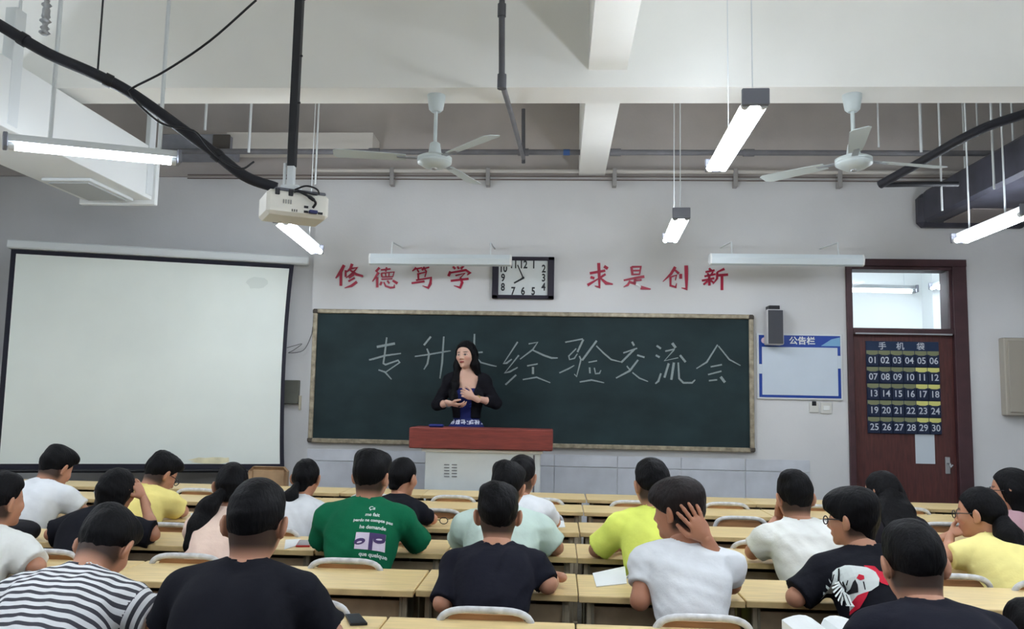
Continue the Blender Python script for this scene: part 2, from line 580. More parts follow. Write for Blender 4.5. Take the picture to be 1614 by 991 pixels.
# white box duct on the upper wall and grey cable box beside it
a, b = at(361, 211, 7.75), at(604, 237, 7.75)
bd = MB().prism([Vector((a.x, 7.70, b.z)), Vector((a.x, 7.70, a.z)), Vector((at(588, 209, 7.7).x, 7.70, at(588, 209, 7.7).z)), Vector((at(588, 209, 7.7).x, 7.70, b.z))], (0, 0.3, 0)).build('wall_duct', mat('duct_cream', (206, 202, 196), 0.6))
tag(bd, 'cream boxed duct high on the wall behind the projector pole', 'duct')
a, b = at(256, 211, 7.6), at(359, 242, 7.6)
jb = empty('junction_box', ((a.x + b.x) / 2, 7.6, b.z))
w_, h_ = (b.x - a.x) / 2, a.z - b.z
MB().box((-w_, 0, 0), (w_, 0.3, h_), 0.006).build('body', mat('box_grey', (132, 134, 142), 0.55, var=0.08), jb)
MB().box((w_ * 0.55, -0.02, 0.01), (w_ + 0.02, 0.0, h_ - 0.01), 0.004).build('cover', mat('box_dark', (74, 70, 66), 0.6), jb)
tag(jb, 'grey metal junction box high beside the cream duct', 'box')

# ------------------------------------------------------------------ air ducts
# white duct by the screen
Ye = 6.7
tr, br = at(254, 238, Ye), at(254, 321, Ye)
bl = at(135, 321, Ye)
wd = empty('air_duct', (tr.x, Ye, br.z))
Wd = tr.x - bl.x; Hd = tr.z - br.z
MB().box((-Wd, -4.2, 0.02), (-0.03, -0.03, Hd), 0.004).build('casing', m_white, wd)
MB().box((-Wd - 0.03, -0.05, -0.02), (0.0, 0.0, Hd + 0.02), 0.006).build('end_flange', m_white, wd)
MB().box((-Wd * 0.86, -0.75, -0.004), (-0.16, -0.10, 0.019), 0.003).build('grille_frame', m_white_metal, wd)
g = MB().box((-Wd * 0.82, -0.70, -0.012), (-0.2, -0.15, 0.0)).build('grille', mat('grille_grey', (172, 176, 178), 0.6), wd)
MB().box((-0.10, -1.9, 0.05), (-0.026, -1.8, Hd + 0.35), 0.003).build('strap', m_white_metal, wd)
MB().box((-0.06, -0.16, 0.05), (-0.020, -0.06, Hd + 0.9), 0.003).build('strap', m_white_metal, wd)
for k in range(2):
    MB().tube([(-0.04, -1.85 + 1.74 * k, Hd), (-0.04, -1.85 + 1.74 * k, ZC - br.z)], 0.01, 6).build('hanger_rod', m_white_metal, wd)
tag(wd, 'big white rectangular air duct above the projection screen', 'air duct')

# dark duct by the door
Ye = 7.96
tl, bl = at(1439, 309, Ye), at(1439, 361, Ye)
dd = empty('air_duct', (tl.x, Ye, bl.z))
Hd = tl.z - bl.z
m_dduct = mat('dark_duct', (52, 52, 62), 0.55, var=0.2, vscale=5)
MB().box((0.03, -2.6, 0.03), (0.98, -0.12, Hd + 0.02), 0.03).build('casing', m_dduct, dd)
MB().box((0.0, -0.14, 0.0), (1.0, 0.0, Hd), 0.045).build('end_flange', m_dduct, dd)
MB().box((0.18, -0.75, 0.016), (0.85, -0.22, 0.029)).build('grille', mat('grille_dark', (120, 112, 110), 0.6), dd)
MB().tube([(0.3, -1.2, Hd), (0.3, -1.2, ZC - bl.z)], 0.008, 6).build('hanger_rod', m_white_metal, dd)
MB().tube([(0.3, -0.4, Hd), (0.3, -0.4, ZC - bl.z)], 0.008, 6).build('hanger_rod', m_white_metal, dd)
tag(dd, 'dark rectangular air duct with rounded flange above the door', 'air duct')

# black hoses
def path(pts):
    return [at(*p) for p in pts]


def smooth_path(pts, n=6):
    pts = [Vector(p) for p in pts]
    P = [pts[0] * 2 - pts[1]] + pts + [pts[-1] * 2 - pts[-2]]
    out = []
    for i in range(1, len(P) - 2):
        for k in range(n):
            t = k / n
            a_, b_, c_, d_ = P[i - 1], P[i], P[i + 1], P[i + 2]
            out.append(0.5 * ((2 * b_) + (c_ - a_) * t + (2 * a_ - 5 * b_ + 4 * c_ - d_) * t * t + (3 * b_ - a_ - 3 * c_ + d_) * t ** 3))
    out.append(pts[-1])
    return out


hose = empty('cable_hose', at(200, 148, 4.2))
o0 = hose.location.copy()
pp = smooth_path(path([(-60, 5, 3.9), (0, 40, 4.0), (75, 84, 4.05), (150, 117, 4.1), (215, 152, 4.2), (330, 235, 4.3), (385, 277, 4.35), (436, 296, 4.4)]))
MB().tube([p - o0 for p in pp], 0.03, 10).build('hose', m_black_soft, hose)
for i in (9, 20, 31):
    q = pp[i]; d = (pp[i + 1] - pp[i - 1]).normalized() * 0.02
    MB().tube([q - d - o0, q + d - o0], 0.036, 10).build('clamp', m_black, hose)
q = at(154, 112, 4.12)
MB().tube([q - o0, Vector((q.x, q.y, ZC)) - o0], 0.005, 6).build('hanger_wire', m_black, hose)
tag(hose, 'thick black cable hose sloping down to the projector', 'hose')

wire = MB().tube(smooth_path(path([(404, 0, 4.0), (330, 65, 4.05), (260, 112, 4.1), (210, 138, 4.15), (205, 147, 4.15), (222, 168, 4.15), (258, 196, 4.2), (305, 206, 4.2), (328, 232, 4.2), (350, 252, 4.2), (380, 266, 4.2), (400, 255, 4.25)]), 5), 0.006, 6).build('loose_wire', m_black)
tag(wire, 'thin black wire looping round the black hose', 'wire')

rh = empty('cable_hose', at(1500, 240, 6.0))
o0 = rh.location.copy()
pp = smooth_path(path([(1640, 172, 5.8), (1614, 180, 5.85), (1560, 198, 5.9), (1510, 222, 6.0), (1450, 256, 6.3), (1387, 291, 6.6)]))
MB().tube([p - o0 for p in pp], 0.034, 10).build('hose', m_black_soft, rh)
MB().tube([p - o0 for p in path([(1386, 291, 6.6), (1450, 290, 6.6), (1510, 290, 6.6)])], 0.022, 8).build('branch_hose', m_black, rh)
tag(rh, 'thick black hose bending beside the dark duct', 'hose')

# ------------------------------------------------------------------ ceiling fans
def fan(px, label, spin):
    p = at(px, 151, (yb0 + yb1) / 2)
    root = empty('ceiling_fan', (p.x, p.y, ztb))
    m_f = mat('fan_enamel', (196, 206, 206), 0.35)
    MB().lathe([(0.065, 0.0), (0.063, -0.02), (0.05, -0.10), (0.032, -0.118)], n=20).build('canopy', m_f, root)
    MB().tube([(0, 0, -0.10), (0, 0, -0.36)], 0.013, 10).build('rod', m_f, root)
    MB().lathe([(0.022, -0.335), (0.036, -0.345), (0.048, -0.425), (0.05, -0.43)], n=20).build('lower_canopy', m_f, root)
    mo = MB().lathe([(0.05, -0.425), (0.10, -0.435), (0.12, -0.445), (0.12, -0.462), (0.115, -0.466), (0.12, -0.470), (0.118, -0.485), (0.075, -0.512), (0.03, -0.52)], n=28).build('motor', m_f, root)
    MB().lathe([(0.02, -0.515), (0.022, -0.528), (0.01, -0.532)], n=14).build('hub_cap', m_steel, mo)
    for k in range(3):
        a_ = spin + k * 2 * math.pi / 3
        c, s_ = math.cos(a_), math.sin(a_)
        R = Matrix.Rotation(a_, 4, 'Z')
        T = Matrix.Rotation(math.radians(10), 4, 'X')
        bl_ = MB()
        outline = [(0.2, -0.045), (0.35, -0.055), (0.66, -0.065), (0.69, -0.04), (0.69, 0.04), (0.66, 0.06), (0.35, 0.05), (0.2, 0.04)]
        bl_.prism([R @ (T @ Vector((x_, y_, 0)) + Vector((0, 0, -0.455))) for x_, y_ in outline], (0, 0, 0.004))
        blade = bl_.build('blade', m_f, root)
        MB().box((0.1, -0.02, -0.458), (0.26, 0.02, -0.450), 0, R).build('blade_bracket', m_steel, blade)
    tag(root, label, 'fan', 'white ceiling fans')


fan(688, 'white ceiling fan on the cross beam beside the slanting grey pipe', 1.25)
fan(1343, 'white ceiling fan on the cross beam over the door side', 0.25)

# ------------------------------------------------------------------ projector
Yj = 4.35
c = at(464, 330, Yj)
pj = empty('projector', c, math.radians(30))
zT, zB = at(464, 308, Yj).z - c.z, at(464, 346, Yj).z - c.z
pw = 0.165
body = MB().box((-pw, -0.10, zB), (pw, 0.15, zT), 0.018).build('body', mat('projector_white', (226, 224, 214), 0.4), pj)
MB().box((-pw * 0.75, -0.09, zT - 0.004), (pw * 0.9, 0.14, zT + 0.014), 0.005).build('top_cover', mat('projector_grey', (96, 98, 106), 0.5), body)
for i, (x_, z_, w_) in enumerate(((0.02, 0.0, 0.022), (0.02, -0.026, 0.022), (0.095, -0.026, 0.026), (-0.02, -0.026, 0.004), (-0.032, -0.026, 0.004), (-0.044, -0.026, 0.004))):
    MB().box((x_ + 0.01, -0.104, z_ - 0.008), (x_ + 0.01 + w_, -0.099, z_ + 0.004)).build('port', m_black, body)
for i in range(4):
    MB().box((-0.082 + i * 0.013, -0.103, 0.004), (-0.077 + i * 0.013, -0.099, 0.026)).build('vent_slot', mat('vent_grey', (150, 150, 146), 0.6), body)
for x_ in (-0.115, -0.045):
    MB().box((x_ - 0.01, -0.106, zT - 0.03), (x_ + 0.014, -0.095, zT + 0.004), 0.002).build('mount_lug', m_black, body)
MB().lathe([(0.045, 0), (0.05, 0.02), (0.04, 0.04)], (0.09, 0.16, zB + 0.05), 16).build('lens_ring', m_black, body)
MB().tube(smooth_path([(-0.02, -0.09, zT + 0.01), (0.03, -0.13, zT + 0.028), (0.09, -0.12, zT + 0.02), (0.11, -0.08, zT + 0.0), (0.07, -0.1, zT - 0.004), (0.0, -0.11, zT + 0.0), (-0.03, -0.11, zT - 0.01)]), 0.005, 6).build('cable', m_black, pj)
MB().tube(smooth_path([(-0.01, -0.11, zT + 0.002), (0.05, -0.13, zT - 0.03), (0.085, -0.125, zT - 0.055), (0.075, -0.11, zT - 0.082)]), [0.007] * 6 + [0.011] * 4 + [0.007] * 9, 6).build('cable', m_black, pj)
MB().box((0.055, -0.125, -0.036), (0.10, -0.10, -0.018), 0.003).build('plug', mat('plug_blue', (38, 44, 96), 0.5), pj)
tag(pj, 'white projector hung from the ceiling on a black pole', 'projector')
q = at(456, 300, Yj)
pl = empty('projector_pole', (q.x, Yj + 0.02, c.z + zT + 0.014))
zb_ = pl.location.z
z1 = at(456, 258, Yj).z - zb_
MB().box((-0.022, -0.022, z1 - 0.01), (0.022, 0.022, ZC - zb_), 0.003).build('pole', m_black, pl)
MB().box((-0.018, -0.018, 0.03), (0.018, 0.018, z1 + 0.02), 0.002).build('inner_pole', m_white_metal, pl)
MB().box((-0.05, -0.03, 0.0), (0.055, 0.03, 0.045), 0.006).build('bracket', m_white_metal, pl)
MB().box((-0.045, -0.006, 0.02), (-0.03, 0.006, z1 + 0.01), 0.002).build('brace', m_white_metal, pl)
MB().lathe([(0.07, 0), (0.07, -0.02), (0.03, -0.03)], (0, 0, ZC - zb_), 16).build('ceiling_plate', m_black, pl)
for z_ in (0.35, 0.62, 0.95):
    MB().tube([(0.015, -0.01, z1 + z_), (0.035, -0.01, z1 + z_)], 0.006, 6).build('bolt', m_black, pl)
tag(pl, 'black square pole with white bracket holding the projector', 'pole')

# ------------------------------------------------------------------ projection screen
A, B_ = at(6, 394, 7.13), at(462, 416, 7.86)
A2, B2 = at(0, 746, 7.13), at(450, 734, 7.86)
xa, xb = (A.x + A2.x) / 2, (B_.x + B2.x) / 2
ctr = Vector(((xa + xb) / 2, (7.13 + 7.86) / 2, 0))
Ls = math.hypot(xb - xa, 0.73)
ang = math.atan2(0.73, xb - xa)
zt_, zb_ = (A.z + B_.z) / 2, (A2.z + B2.z) / 2
sc = empty('projection_screen', (ctr.x, ctr.y, zb_), ang)
hs, Hs = Ls / 2, zt_ - zb_


def curtain(x0, x1, z0, z1, off, name, m, parent):
    """hanging cloth with a slight belly and a curled edge"""
    mb_ = MB(); nx, nz = 24, 16
    vs_, fs_ = [], []
    for side in (0, 1):
        for j in range(nz + 1):
            for i in range(nx + 1):
                x_ = x0 + (x1 - x0) * i / nx; z_ = z0 + (z1 - z0) * j / nz
                u = (x_ + hs) / (2 * hs); v = z_ / Hs
                y_ = 0.012 * math.sin(3.1 * u + 0.5) * (1 - v) + 0.03 * max(0, (u - 0.9)) * 10 * (1 - v) ** 2 * 0.6
                xs = -0.035 * max(0, u - 0.85) / 0.15 * math.sin(math.pi * min(1, (1 - v))) ** 0.8
                vs_.append((x_ + xs, y_ + off + side * 0.004, z_))
    N = (nx + 1) * (nz + 1)
    for j in range(nz):
        for i in range(nx):
            a_ = j * (nx + 1) + i
            fs_.append((a_, a_ + 1, a_ + nx + 2, a_ + nx + 1))
            fs_.append((a_ + N, a_ + nx + 1 + N, a_ + nx + 2 + N, a_ + 1 + N))
    mb_.raw(vs_, fs_, True)
    me = bpy.data.meshes.new(name)
    me.from_pydata(mb_.v, [], mb_.f)
    me.polygons.foreach_set('use_smooth', [True] * len(mb_.f))
    me.materials.append(m)
    return link(bpy.data.objects.new(name, me), parent)


curtain(-hs, hs, 0.0, Hs, 0.0, 'border_cloth', m_screen_black, sc)
fab = curtain(-hs + 0.045, hs - 0.04, 0.05, Hs - 0.04, -0.006, 'screen_cloth', m_screen, sc)
MB().box((-hs - 0.03, -0.05, Hs + 0.005), (hs + 0.14, 0.09, Hs + 0.085), 0.012).build('roller_case', mat('roller_white', (206, 212, 214), 0.4), sc)
MB().tube([(-hs - 0.02, 0, -0.012), (hs + 0.02, 0, -0.012)], 0.017, 8).build('weight_bar', m_black, sc)


def blob(cx, cz, rx, rz, n, jit, seed):
    rnd = random.Random(seed)
    return [(cx + rx * math.cos(2 * math.pi * k / n) * (1 + rnd.uniform(-jit, jit)), cz + rz * math.sin(2 * math.pi * k / n) * (1 + rnd.uniform(-jit, jit))) for k in range(n)]


MB().prism([Vector((x_, -0.004, z_)) for x_, z_ in blob(hs - 0.62, 0.085, 0.22, 0.028, 22, 0.3, 3)], (0, 0.001, 0)).build('water_stain', m_stain, sc)
MB().prism([Vector((x_, -0.012, z_)) for x_, z_ in blob(hs - 0.34, Hs - 0.2, 0.10, 0.06, 14, 0.2, 5)], (0, 0.001, 0)).build('water_stain', m_stain2, sc)
tag(sc, 'large white pull-down projection screen with black border', 'projection screen')

a = at(462, 618, 7.98)
bx_ = empty('wall_box', (a.x, YF + 0.07, at(462, 636, 7.98).z))
MB().box((-0.10, -0.06, 0), (0.04, 0.0, 0.23), 0.005).build('cover', mat('olive_grey', (92, 94, 86), 0.6, var=0.1), bx_)
MB().box((0.04, -0.03, -0.06), (0.06, 0.0, 0.08), 0.003).build('cable_trunk', mat('trunk_cream', (196, 190, 170), 0.6), bx_)
tag(bx_, 'small grey box on the wall between screen and blackboard', 'box')
wl = MB().tube(smooth_path([at(452, 548, 7.95), at(466, 544, 7.99), at(476, 542, 8.0), at(462, 552, 7.99), at(455, 556, 7.97), at(478, 552, 7.98), at(490, 530, 7.98), at(493, 515, 7.97)], 5), 0.004, 6).build('loose_wire', mat('grey_wire', (92, 92, 96), 0.6))
tag(wl, 'thin grey wire looping from the screen edge to the blackboard', 'wire')

# ------------------------------------------------------------------ blackboard
P0, P1 = at(497, 488, YF), at(1185, 496, YF)
P2, P3 = at(487, 697, YF), at(1188, 712, YF)
bxl, bxr = (P0.x + P2.x) / 2, (P1.x + P3.x) / 2
bzt, bzb = (P0.z + P1.z) / 2, (P2.z + P3.z) / 2
bb = empty('blackboard', ((bxl + bxr) / 2, YF, bzb))
hw, hh = (bxr - bxl) / 2, bzt - bzb
MB().box((-hw + 0.02, -0.035, 0.02), (hw - 0.02, -0.002, hh - 0.02)).build('writing_surface', m_board, bb)
fw = 0.042
for nm, lo, hi in (('frame_rail', (-hw + 0.03, -0.06, hh - fw), (hw - 0.03, 0, hh)), ('frame_rail', (-hw + 0.03, -0.06, 0), (hw - 0.03, 0, fw)),
                   ('frame_stile', (-hw, -0.06, 0.03), (-hw + fw, 0, hh - 0.03)), ('frame_stile', (hw - fw, -0.06, 0.03), (hw, 0, hh - 0.03))):
    MB().box(lo, hi, 0.006).build(nm, m_alu, bb)
for sx in (-1, 1):
    for z_ in (0.0, hh - 0.05):
        MB().box((sx * (hw - 0.022) - 0.028, -0.066, z_), (sx * (hw - 0.022) + 0.028, 0, z_ + 0.05), 0.012).build('corner_cap', mat('corner_cap', (70, 64, 56), 0.6), bb)
tag(bb, 'wide green blackboard in an aged metal frame with chalk writing', 'blackboard')


def stroke(mb_, pts, widths, to3, depth):
    """flat ribbon following a polyline; widths in the units of pts"""
    n = len(pts)
    if n == 2:
        mx = ((pts[0][0] + pts[1][0]) / 2, (pts[0][1] + pts[1][1]) / 2)
        pts = [pts[0], mx, pts[1]]
        widths = [widths[0], (widths[0] + widths[-1]) / 2, widths[-1]] if len(widths) == 2 else widths * 3
        n = 3
    if len(widths) == 1:
        w = widths[0]
        widths = [w * 0.8] + [w] * (n - 2) + [w * 0.6]
    while len(widths) < n: widths = widths + [widths[-1]]
    L, R = [], []
    for i, (x_, y_) in enumerate(pts):
        if i == 0: tx, ty = pts[1][0] - x_, pts[1][1] - y_
        elif i == n - 1: tx, ty = x_ - pts[-2][0], y_ - pts[-2][1]
        else:
            ax, ay = x_ - pts[i - 1][0], y_ - pts[i - 1][1]; bx, by = pts[i + 1][0] - x_, pts[i + 1][1] - y_
            la, lb = math.hypot(ax, ay), math.hypot(bx, by)
            tx, ty = ax / la + bx / lb, ay / la + by / lb
        l = math.hypot(tx, ty) or 1
        nx, ny = -ty / l * widths[i] / 2, tx / l * widths[i] / 2
        L.append((x_ + nx, y_ + ny)); R.append((x_ - nx, y_ - ny))
    front = [to3(*p) for p in L] + [to3(*p) for p in R]
    back = [p + Vector((0, depth, 0)) for p in front]
    fs_ = []
    N = 2 * n
    for i in range(n - 1):
        fs_.append((i, i + 1, n + i + 1, n + i))
        fs_.append((N + i, N + n + i, N + n + i + 1, N + i + 1))
        fs_.append((i, N + i, N + i + 1, i + 1))
        fs_.append((n + i, n + i + 1, N + n + i + 1, N + n + i))
    fs_.append((0, n, N + n, N)); fs_.append((n - 1, N + n - 1, N + 2 * n - 1, 2 * n - 1))
    mb_.raw(front + back, fs_)


def zoomed(ox, oy, sc_, Y):
    return lambda x_, y_: at(ox + x_ / sc_, oy + y_ / sc_, Y)


Z3 = (570, 520, 7.336); Z4 = (780, 520, 8.07); Z5 = (960, 520, 7.336)
chalk = [
    (Z3, [([(175, 195), (385, 155)], 22), ([(85, 345), (130, 335), (270, 295), (455, 270)], 17), ([(290, 85), (265, 290), (250, 385), (275, 400), (420, 350), (440, 375), (280, 485)], 17), ([(195, 460), (270, 485), (345, 570)], 16)]),
    (Z3, [([(800, 75), (720, 175)], 17), ([(755, 215), (780, 280), (760, 390), (720, 455)], 17), ([(615, 305), (760, 285), (960, 250), (1030, 240)], 14), ([(950, 75), (930, 380), (905, 560)], 18)]),
    (Z3, [([(1305, 45), (1300, 200), (1298, 420)], 18), ([(1180, 275), (1400, 255)], 14), ([(1295, 280), (1220, 380), (1150, 430)], 14), ([(1310, 300), (1380, 375), (1490, 405), (1560, 420)], 14)]),
    (Z4, [([(290, 150), (110, 425), (150, 420), (215, 370)], 20), ([(305, 320), (125, 545), (190, 530), (290, 475)], 19), ([(270, 570), (135, 695)], 17), ([(430, 175), (545, 155), (480, 250), (320, 370)], 17), ([(480, 255), (620, 320), (720, 355), (800, 355)], 19), ([(410, 455), (545, 430)], 14), ([(485, 470), (485, 560)], 22), ([(355, 630), (530, 600), (705, 670)], 16)]),
    (Z4, [([(895, 155), (1120, 112)], 14), ([(1125, 120), (1050, 280)], 19), ([(1035, 235), (940, 330), (950, 375), (1010, 360), (1050, 300)], 16), ([(1075, 330), (1095, 375), (1040, 590), (1010, 560)], 18), ([(820, 545), (940, 490), (1010, 450)], 16), ([(1295, 135), (1110, 385)], 20), ([(1290, 200), (1380, 290), (1480, 375), (1600, 405)], 16), ([(1190, 410), (1300, 390)], 13), ([(1205, 475), (1210, 550)], 17), ([(1265, 480), (1280, 555), (1330, 550), (1350, 510)], 16), ([(1080, 660), (1230, 635), (1390, 670)], 17)]),
    (Z5, [([(265, 135), (290, 180)], 18), ([(165, 265), (325, 210)], 13), ([(295, 220), (140, 375)], 18), ([(325, 290), (410, 315)], 16), ([(335, 345), (240, 470), (80, 555)], 20), ([(205, 415), (240, 460)], 12), ([(270, 490), (350, 555), (450, 595)], 14)]),
    (Z5, [([(550, 180), (600, 215)], 18), ([(540, 290), (585, 315)], 18), ([(600, 500), (570, 590), (535, 620)], 20), ([(730, 150), (770, 205)], 24), ([(650, 245), (760, 220)], 14), ([(750, 230), (640, 355), (800, 320)], 15), ([(820, 290), (885, 370)], 20), ([(690, 385), (640, 550)], 20), ([(750, 375), (720, 575)], 22), ([(800, 375), (810, 560), (860, 610), (960, 610), (995, 575)], 18)]),
    (Z5, [([(1255, 170), (1130, 370), (1010, 445)], 16), ([(1265, 185), (1390, 340), (1520, 410)], 14), ([(1175, 425), (1305, 400)], 14), ([(1145, 515), (1300, 475)], 14), ([(1155, 585), (1250, 575)], 14), ([(1290, 540), (1340, 605)], 24)]),
]
for zz, strokes in chalk:
    mb_ = MB()
    f3 = zoomed(zz[0], zz[1], zz[2], YF - 0.0375)
    for pts, w in strokes:
        stroke(mb_, pts, [w * 1.25], lambda x_, y_: f3(x_, y_) - bb.location, 0.002)
    mb_.build('chalk_character', m_chalk, bb)

# ------------------------------------------------------------------ red slogan characters
Z1 = (520, 390, 6.725); Z2 = (915, 400, 6.456)
red = [
    ('xiu', Z1, [([(150, 185), (110, 260), (60, 325)], 26, 30, 10), ([(115, 265), (115, 405)], 24), ([(165, 240), (165, 310)], 17), ([(235, 172), (215, 225), (170, 262)], 26, 22, 8), ([(225, 222), (288, 212), (245, 265), (168, 322)], 16, 20, 18, 6), ([(205, 232), (280, 285), (350, 303)], 12, 26, 18), ([(255, 285), (200, 322)], 17), ([(262, 320), (195, 358)], 17), ([(285, 362), (228, 405), (155, 428)], 24, 24, 6)], 'first'),
    ('de', Z1, [([(525, 212), (485, 255)], 20), ([(515, 262), (450, 360)], 24, 8), ([(500, 312), (500, 422)], 22), ([(540, 237), (642, 226)], 15), ([(600, 208), (590, 255)], 15), ([(545, 270), (550, 312)], 15), ([(545, 272), (680, 258), (664, 312)], 15), ([(588, 272), (592, 305)], 11), ([(626, 268), (624, 305)], 11), ([(550, 312), (665, 308)], 12), ([(545, 336), (662, 330)], 13), ([(548, 362), (532, 398)], 20), ([(570, 365), (590, 408), (640, 425), (682, 420), (682, 392)], 12, 18, 20, 20, 6), ([(608, 350), (628, 380)], 17), ([(665, 348), (715, 380)], 20, 26)], 'second'),
    ('du', Z1, [([(915, 212), (872, 250)], 20, 8), ([(905, 226), (978, 214)], 13), ([(925, 232), (942, 262)], 14), ([(1003, 206), (975, 240)], 18), ([(985, 226), (1052, 208)], 13), ([(1005, 230), (1022, 254)], 14), ([(925, 282), (1022, 258), (1006, 312)], 19), ([(935, 285), (938, 340)], 16), ([(912, 346), (1072, 318), (1064, 382), (1040, 428), (980, 404)], 16, 22, 26, 24, 5), ([(865, 377), (1002, 358)], 18)], 'third'),
    ('xue', Z1, [([(1305, 200), (1328, 226)], 20), ([(1352, 200), (1366, 226)], 18), ([(1418, 192), (1388, 226)], 20), ([(1278, 252), (1256, 302)], 24), ([(1270, 268), (1440, 238), (1486, 268), (1455, 292)], 16, 22, 30, 6), ([(1330, 297), (1430, 272), (1380, 322)], 18), ([(1382, 318), (1402, 370), (1380, 425), (1312, 403)], 18, 26, 26, 5), ([(1280, 352), (1470, 330)], 20)], 'fourth'),
    ('qiu', Z2, [([(95, 197), (252, 170)], 22), ([(185, 92), (190, 200), (192, 340), (145, 325)], 28, 26, 28, 6), ([(240, 125), (278, 150)], 26), ([(102, 235), (142, 248)], 22), ([(72, 318), (185, 250)], 26, 10), ([(255, 205), (200, 242)], 20), ([(200, 242), (262, 298), (330, 308)], 12, 30, 12)], 'fifth'),
    ('shi', Z2, [([(518, 130), (530, 216)], 22), ([(520, 132), (614, 130), (600, 212)], 22), ([(525, 170), (600, 168)], 14), ([(530, 210), (600, 206)], 14), ([(440, 268), (560, 243), (650, 230)], 14, 20, 24), ([(558, 240), (548, 300)], 20), ([(555, 270), (622, 264)], 15), ([(505, 272), (482, 315), (438, 336)], 18, 22, 6), ([(498, 285), (565, 306)], 22), ([(612, 342), (715, 358)], 34, 10)], 'sixth'),
    ('chuang', Z2, [([(965, 132), (920, 205), (838, 282)], 26, 24, 6), ([(958, 160), (1002, 200)], 14, 22), ([(908, 238), (978, 215), (965, 268)], 17), ([(916, 238), (916, 322), (970, 338), (978, 298)], 20, 22, 22, 6), ([(1020, 203), (1020, 252)], 26), ([(1075, 118), (1078, 250), (1078, 358), (1028, 345)], 32, 30, 28, 6)], 'seventh'),
    ('xin', Z2, [([(1308, 146), (1332, 168)], 18), ([(1272, 184), (1365, 166)], 17), ([(1292, 196), (1306, 216)], 14), ([(1348, 180), (1330, 212)], 14), ([(1262, 228), (1375, 205)], 17), ([(1236, 272), (1362, 246)], 18), ([(1310, 215), (1312, 322)], 22), ([(1295, 275), (1252, 312)], 18), ([(1325, 270), (1354, 292)], 17), ([(1465, 152), (1390, 185)], 24, 12), ([(1392, 185), (1390, 250), (1348, 308)], 20, 20, 6), ([(1395, 218), (1502, 210)], 22), ([(1440, 215), (1440, 368)], 24)], 'eighth'),
]
for nm, zz, strokes, nth in red:
    mb_ = MB()
    f3 = zoomed(zz[0], zz[1], zz[2], YF - 0.008)
    xs = [p[0] for s in strokes for p in s[0]]; ys = [p[1] for s in strokes for p in s[0]]
    o0 = f3((min(xs) + max(xs)) / 2, max(ys))
    for s in strokes:
        stroke(mb_, s[0], [q_ * 1.15 for q_ in s[1:]], lambda x_, y_: f3(x_, y_) - o0, 0.008)
    o = mb_.build('slogan_character', m_red, None, o0)
    tag(o, 'red brush-written character %s, %s of the wall slogan' % (dict(xiu='修', de='德', du='笃', xue='学', qiu='求', shi='是', chuang='创', xin='新')[nm], nth), 'character', 'red slogan characters over the blackboard')
    if nm == 'shi':
        mb_ = MB()
        stroke(mb_, [(562, 305), (590, 318), (614, 340)], [16, 18, 16], lambda x_, y_: f3(x_, y_) - o0, 0.007)
        w_ = mb_.build('peeled_stroke', m_white, o)
        w_['label'] = 'white peeled piece of the last stroke'

# ------------------------------------------------------------------ wall clock
c0, c1 = at(777, 405, YF), at(873, 472, YF)
ck = empty('wall_clock', ((c0.x + c1.x) / 2, YF, (c0.z + c1.z) / 2))
hw, hh = (c1.x - c0.x) / 2, (c0.z - c1.z) / 2
m_clockframe = mat('clock_frame', (38, 34, 48), 0.4)
fx, fz = 0.062, 0.036
MB().box((-hw, -0.045, hh - fz), (hw, 0, hh), 0.006).box((-hw, -0.045, -hh), (hw, 0, -hh + fz), 0.006).box((-hw, -0.045, -hh), (-hw + fx, 0, hh), 0.006).box((hw - fx, -0.045, -hh), (hw, 0, hh), 0.006).build('frame', m_clockframe, ck)
dial = MB().box((-hw + 0.03, -0.022, -hh + 0.02), (hw - 0.03, -0.004, hh - 0.02)).build('dial', mat('clock_dial', (208, 214, 214), 0.5), ck)
m_num = mat('clock_ink', (40, 42, 46), 0.6)
ix, iz = hw - fx, hh - fz
nums = {12: (0, 0.75), 1: (0.42, 0.75), 2: (0.83, 0.52), 3: (0.83, 0.0), 4: (0.83, -0.52), 5: (0.42, -0.78), 6: (0, -0.78), 7: (-0.4, -0.78), 8: (-0.82, -0.56), 9: (-0.82, -0.02), 10: (-0.82, 0.52), 11: (-0.4, 0.75)}
for n, (u_, v_) in nums.items():
    text_obj(str(n), 0.105, m_num, (u_ * ix, -0.0235, v_ * iz), dial, 'numeral', 0.003, (0.75, 1, 1))
MB().raw([Vector((0.008, -0.028, -0.006)), Vector((-0.008, -0.028, 0.006)), Vector((-0.062, -0.028, 0.125)), Vector((-0.052, -0.028, 0.13))], [(0, 1, 2, 3)]).build('minute_hand', m_num, ck)
MB().raw([Vector((0.006, -0.026, 0.01)), Vector((0.002, -0.026, -0.012)), Vector((-0.085, -0.026, -0.06)), Vector((-0.092, -0.026, -0.046))], [(0, 1, 2, 3)]).build('hour_hand', m_num, ck)
MB().tube([(0, -0.034, 0), (0, -0.022, 0)], 0.012, 12).build('pin', m_num, ck)
tag(ck, 'dark framed rectangular wall clock with black numerals', 'clock')

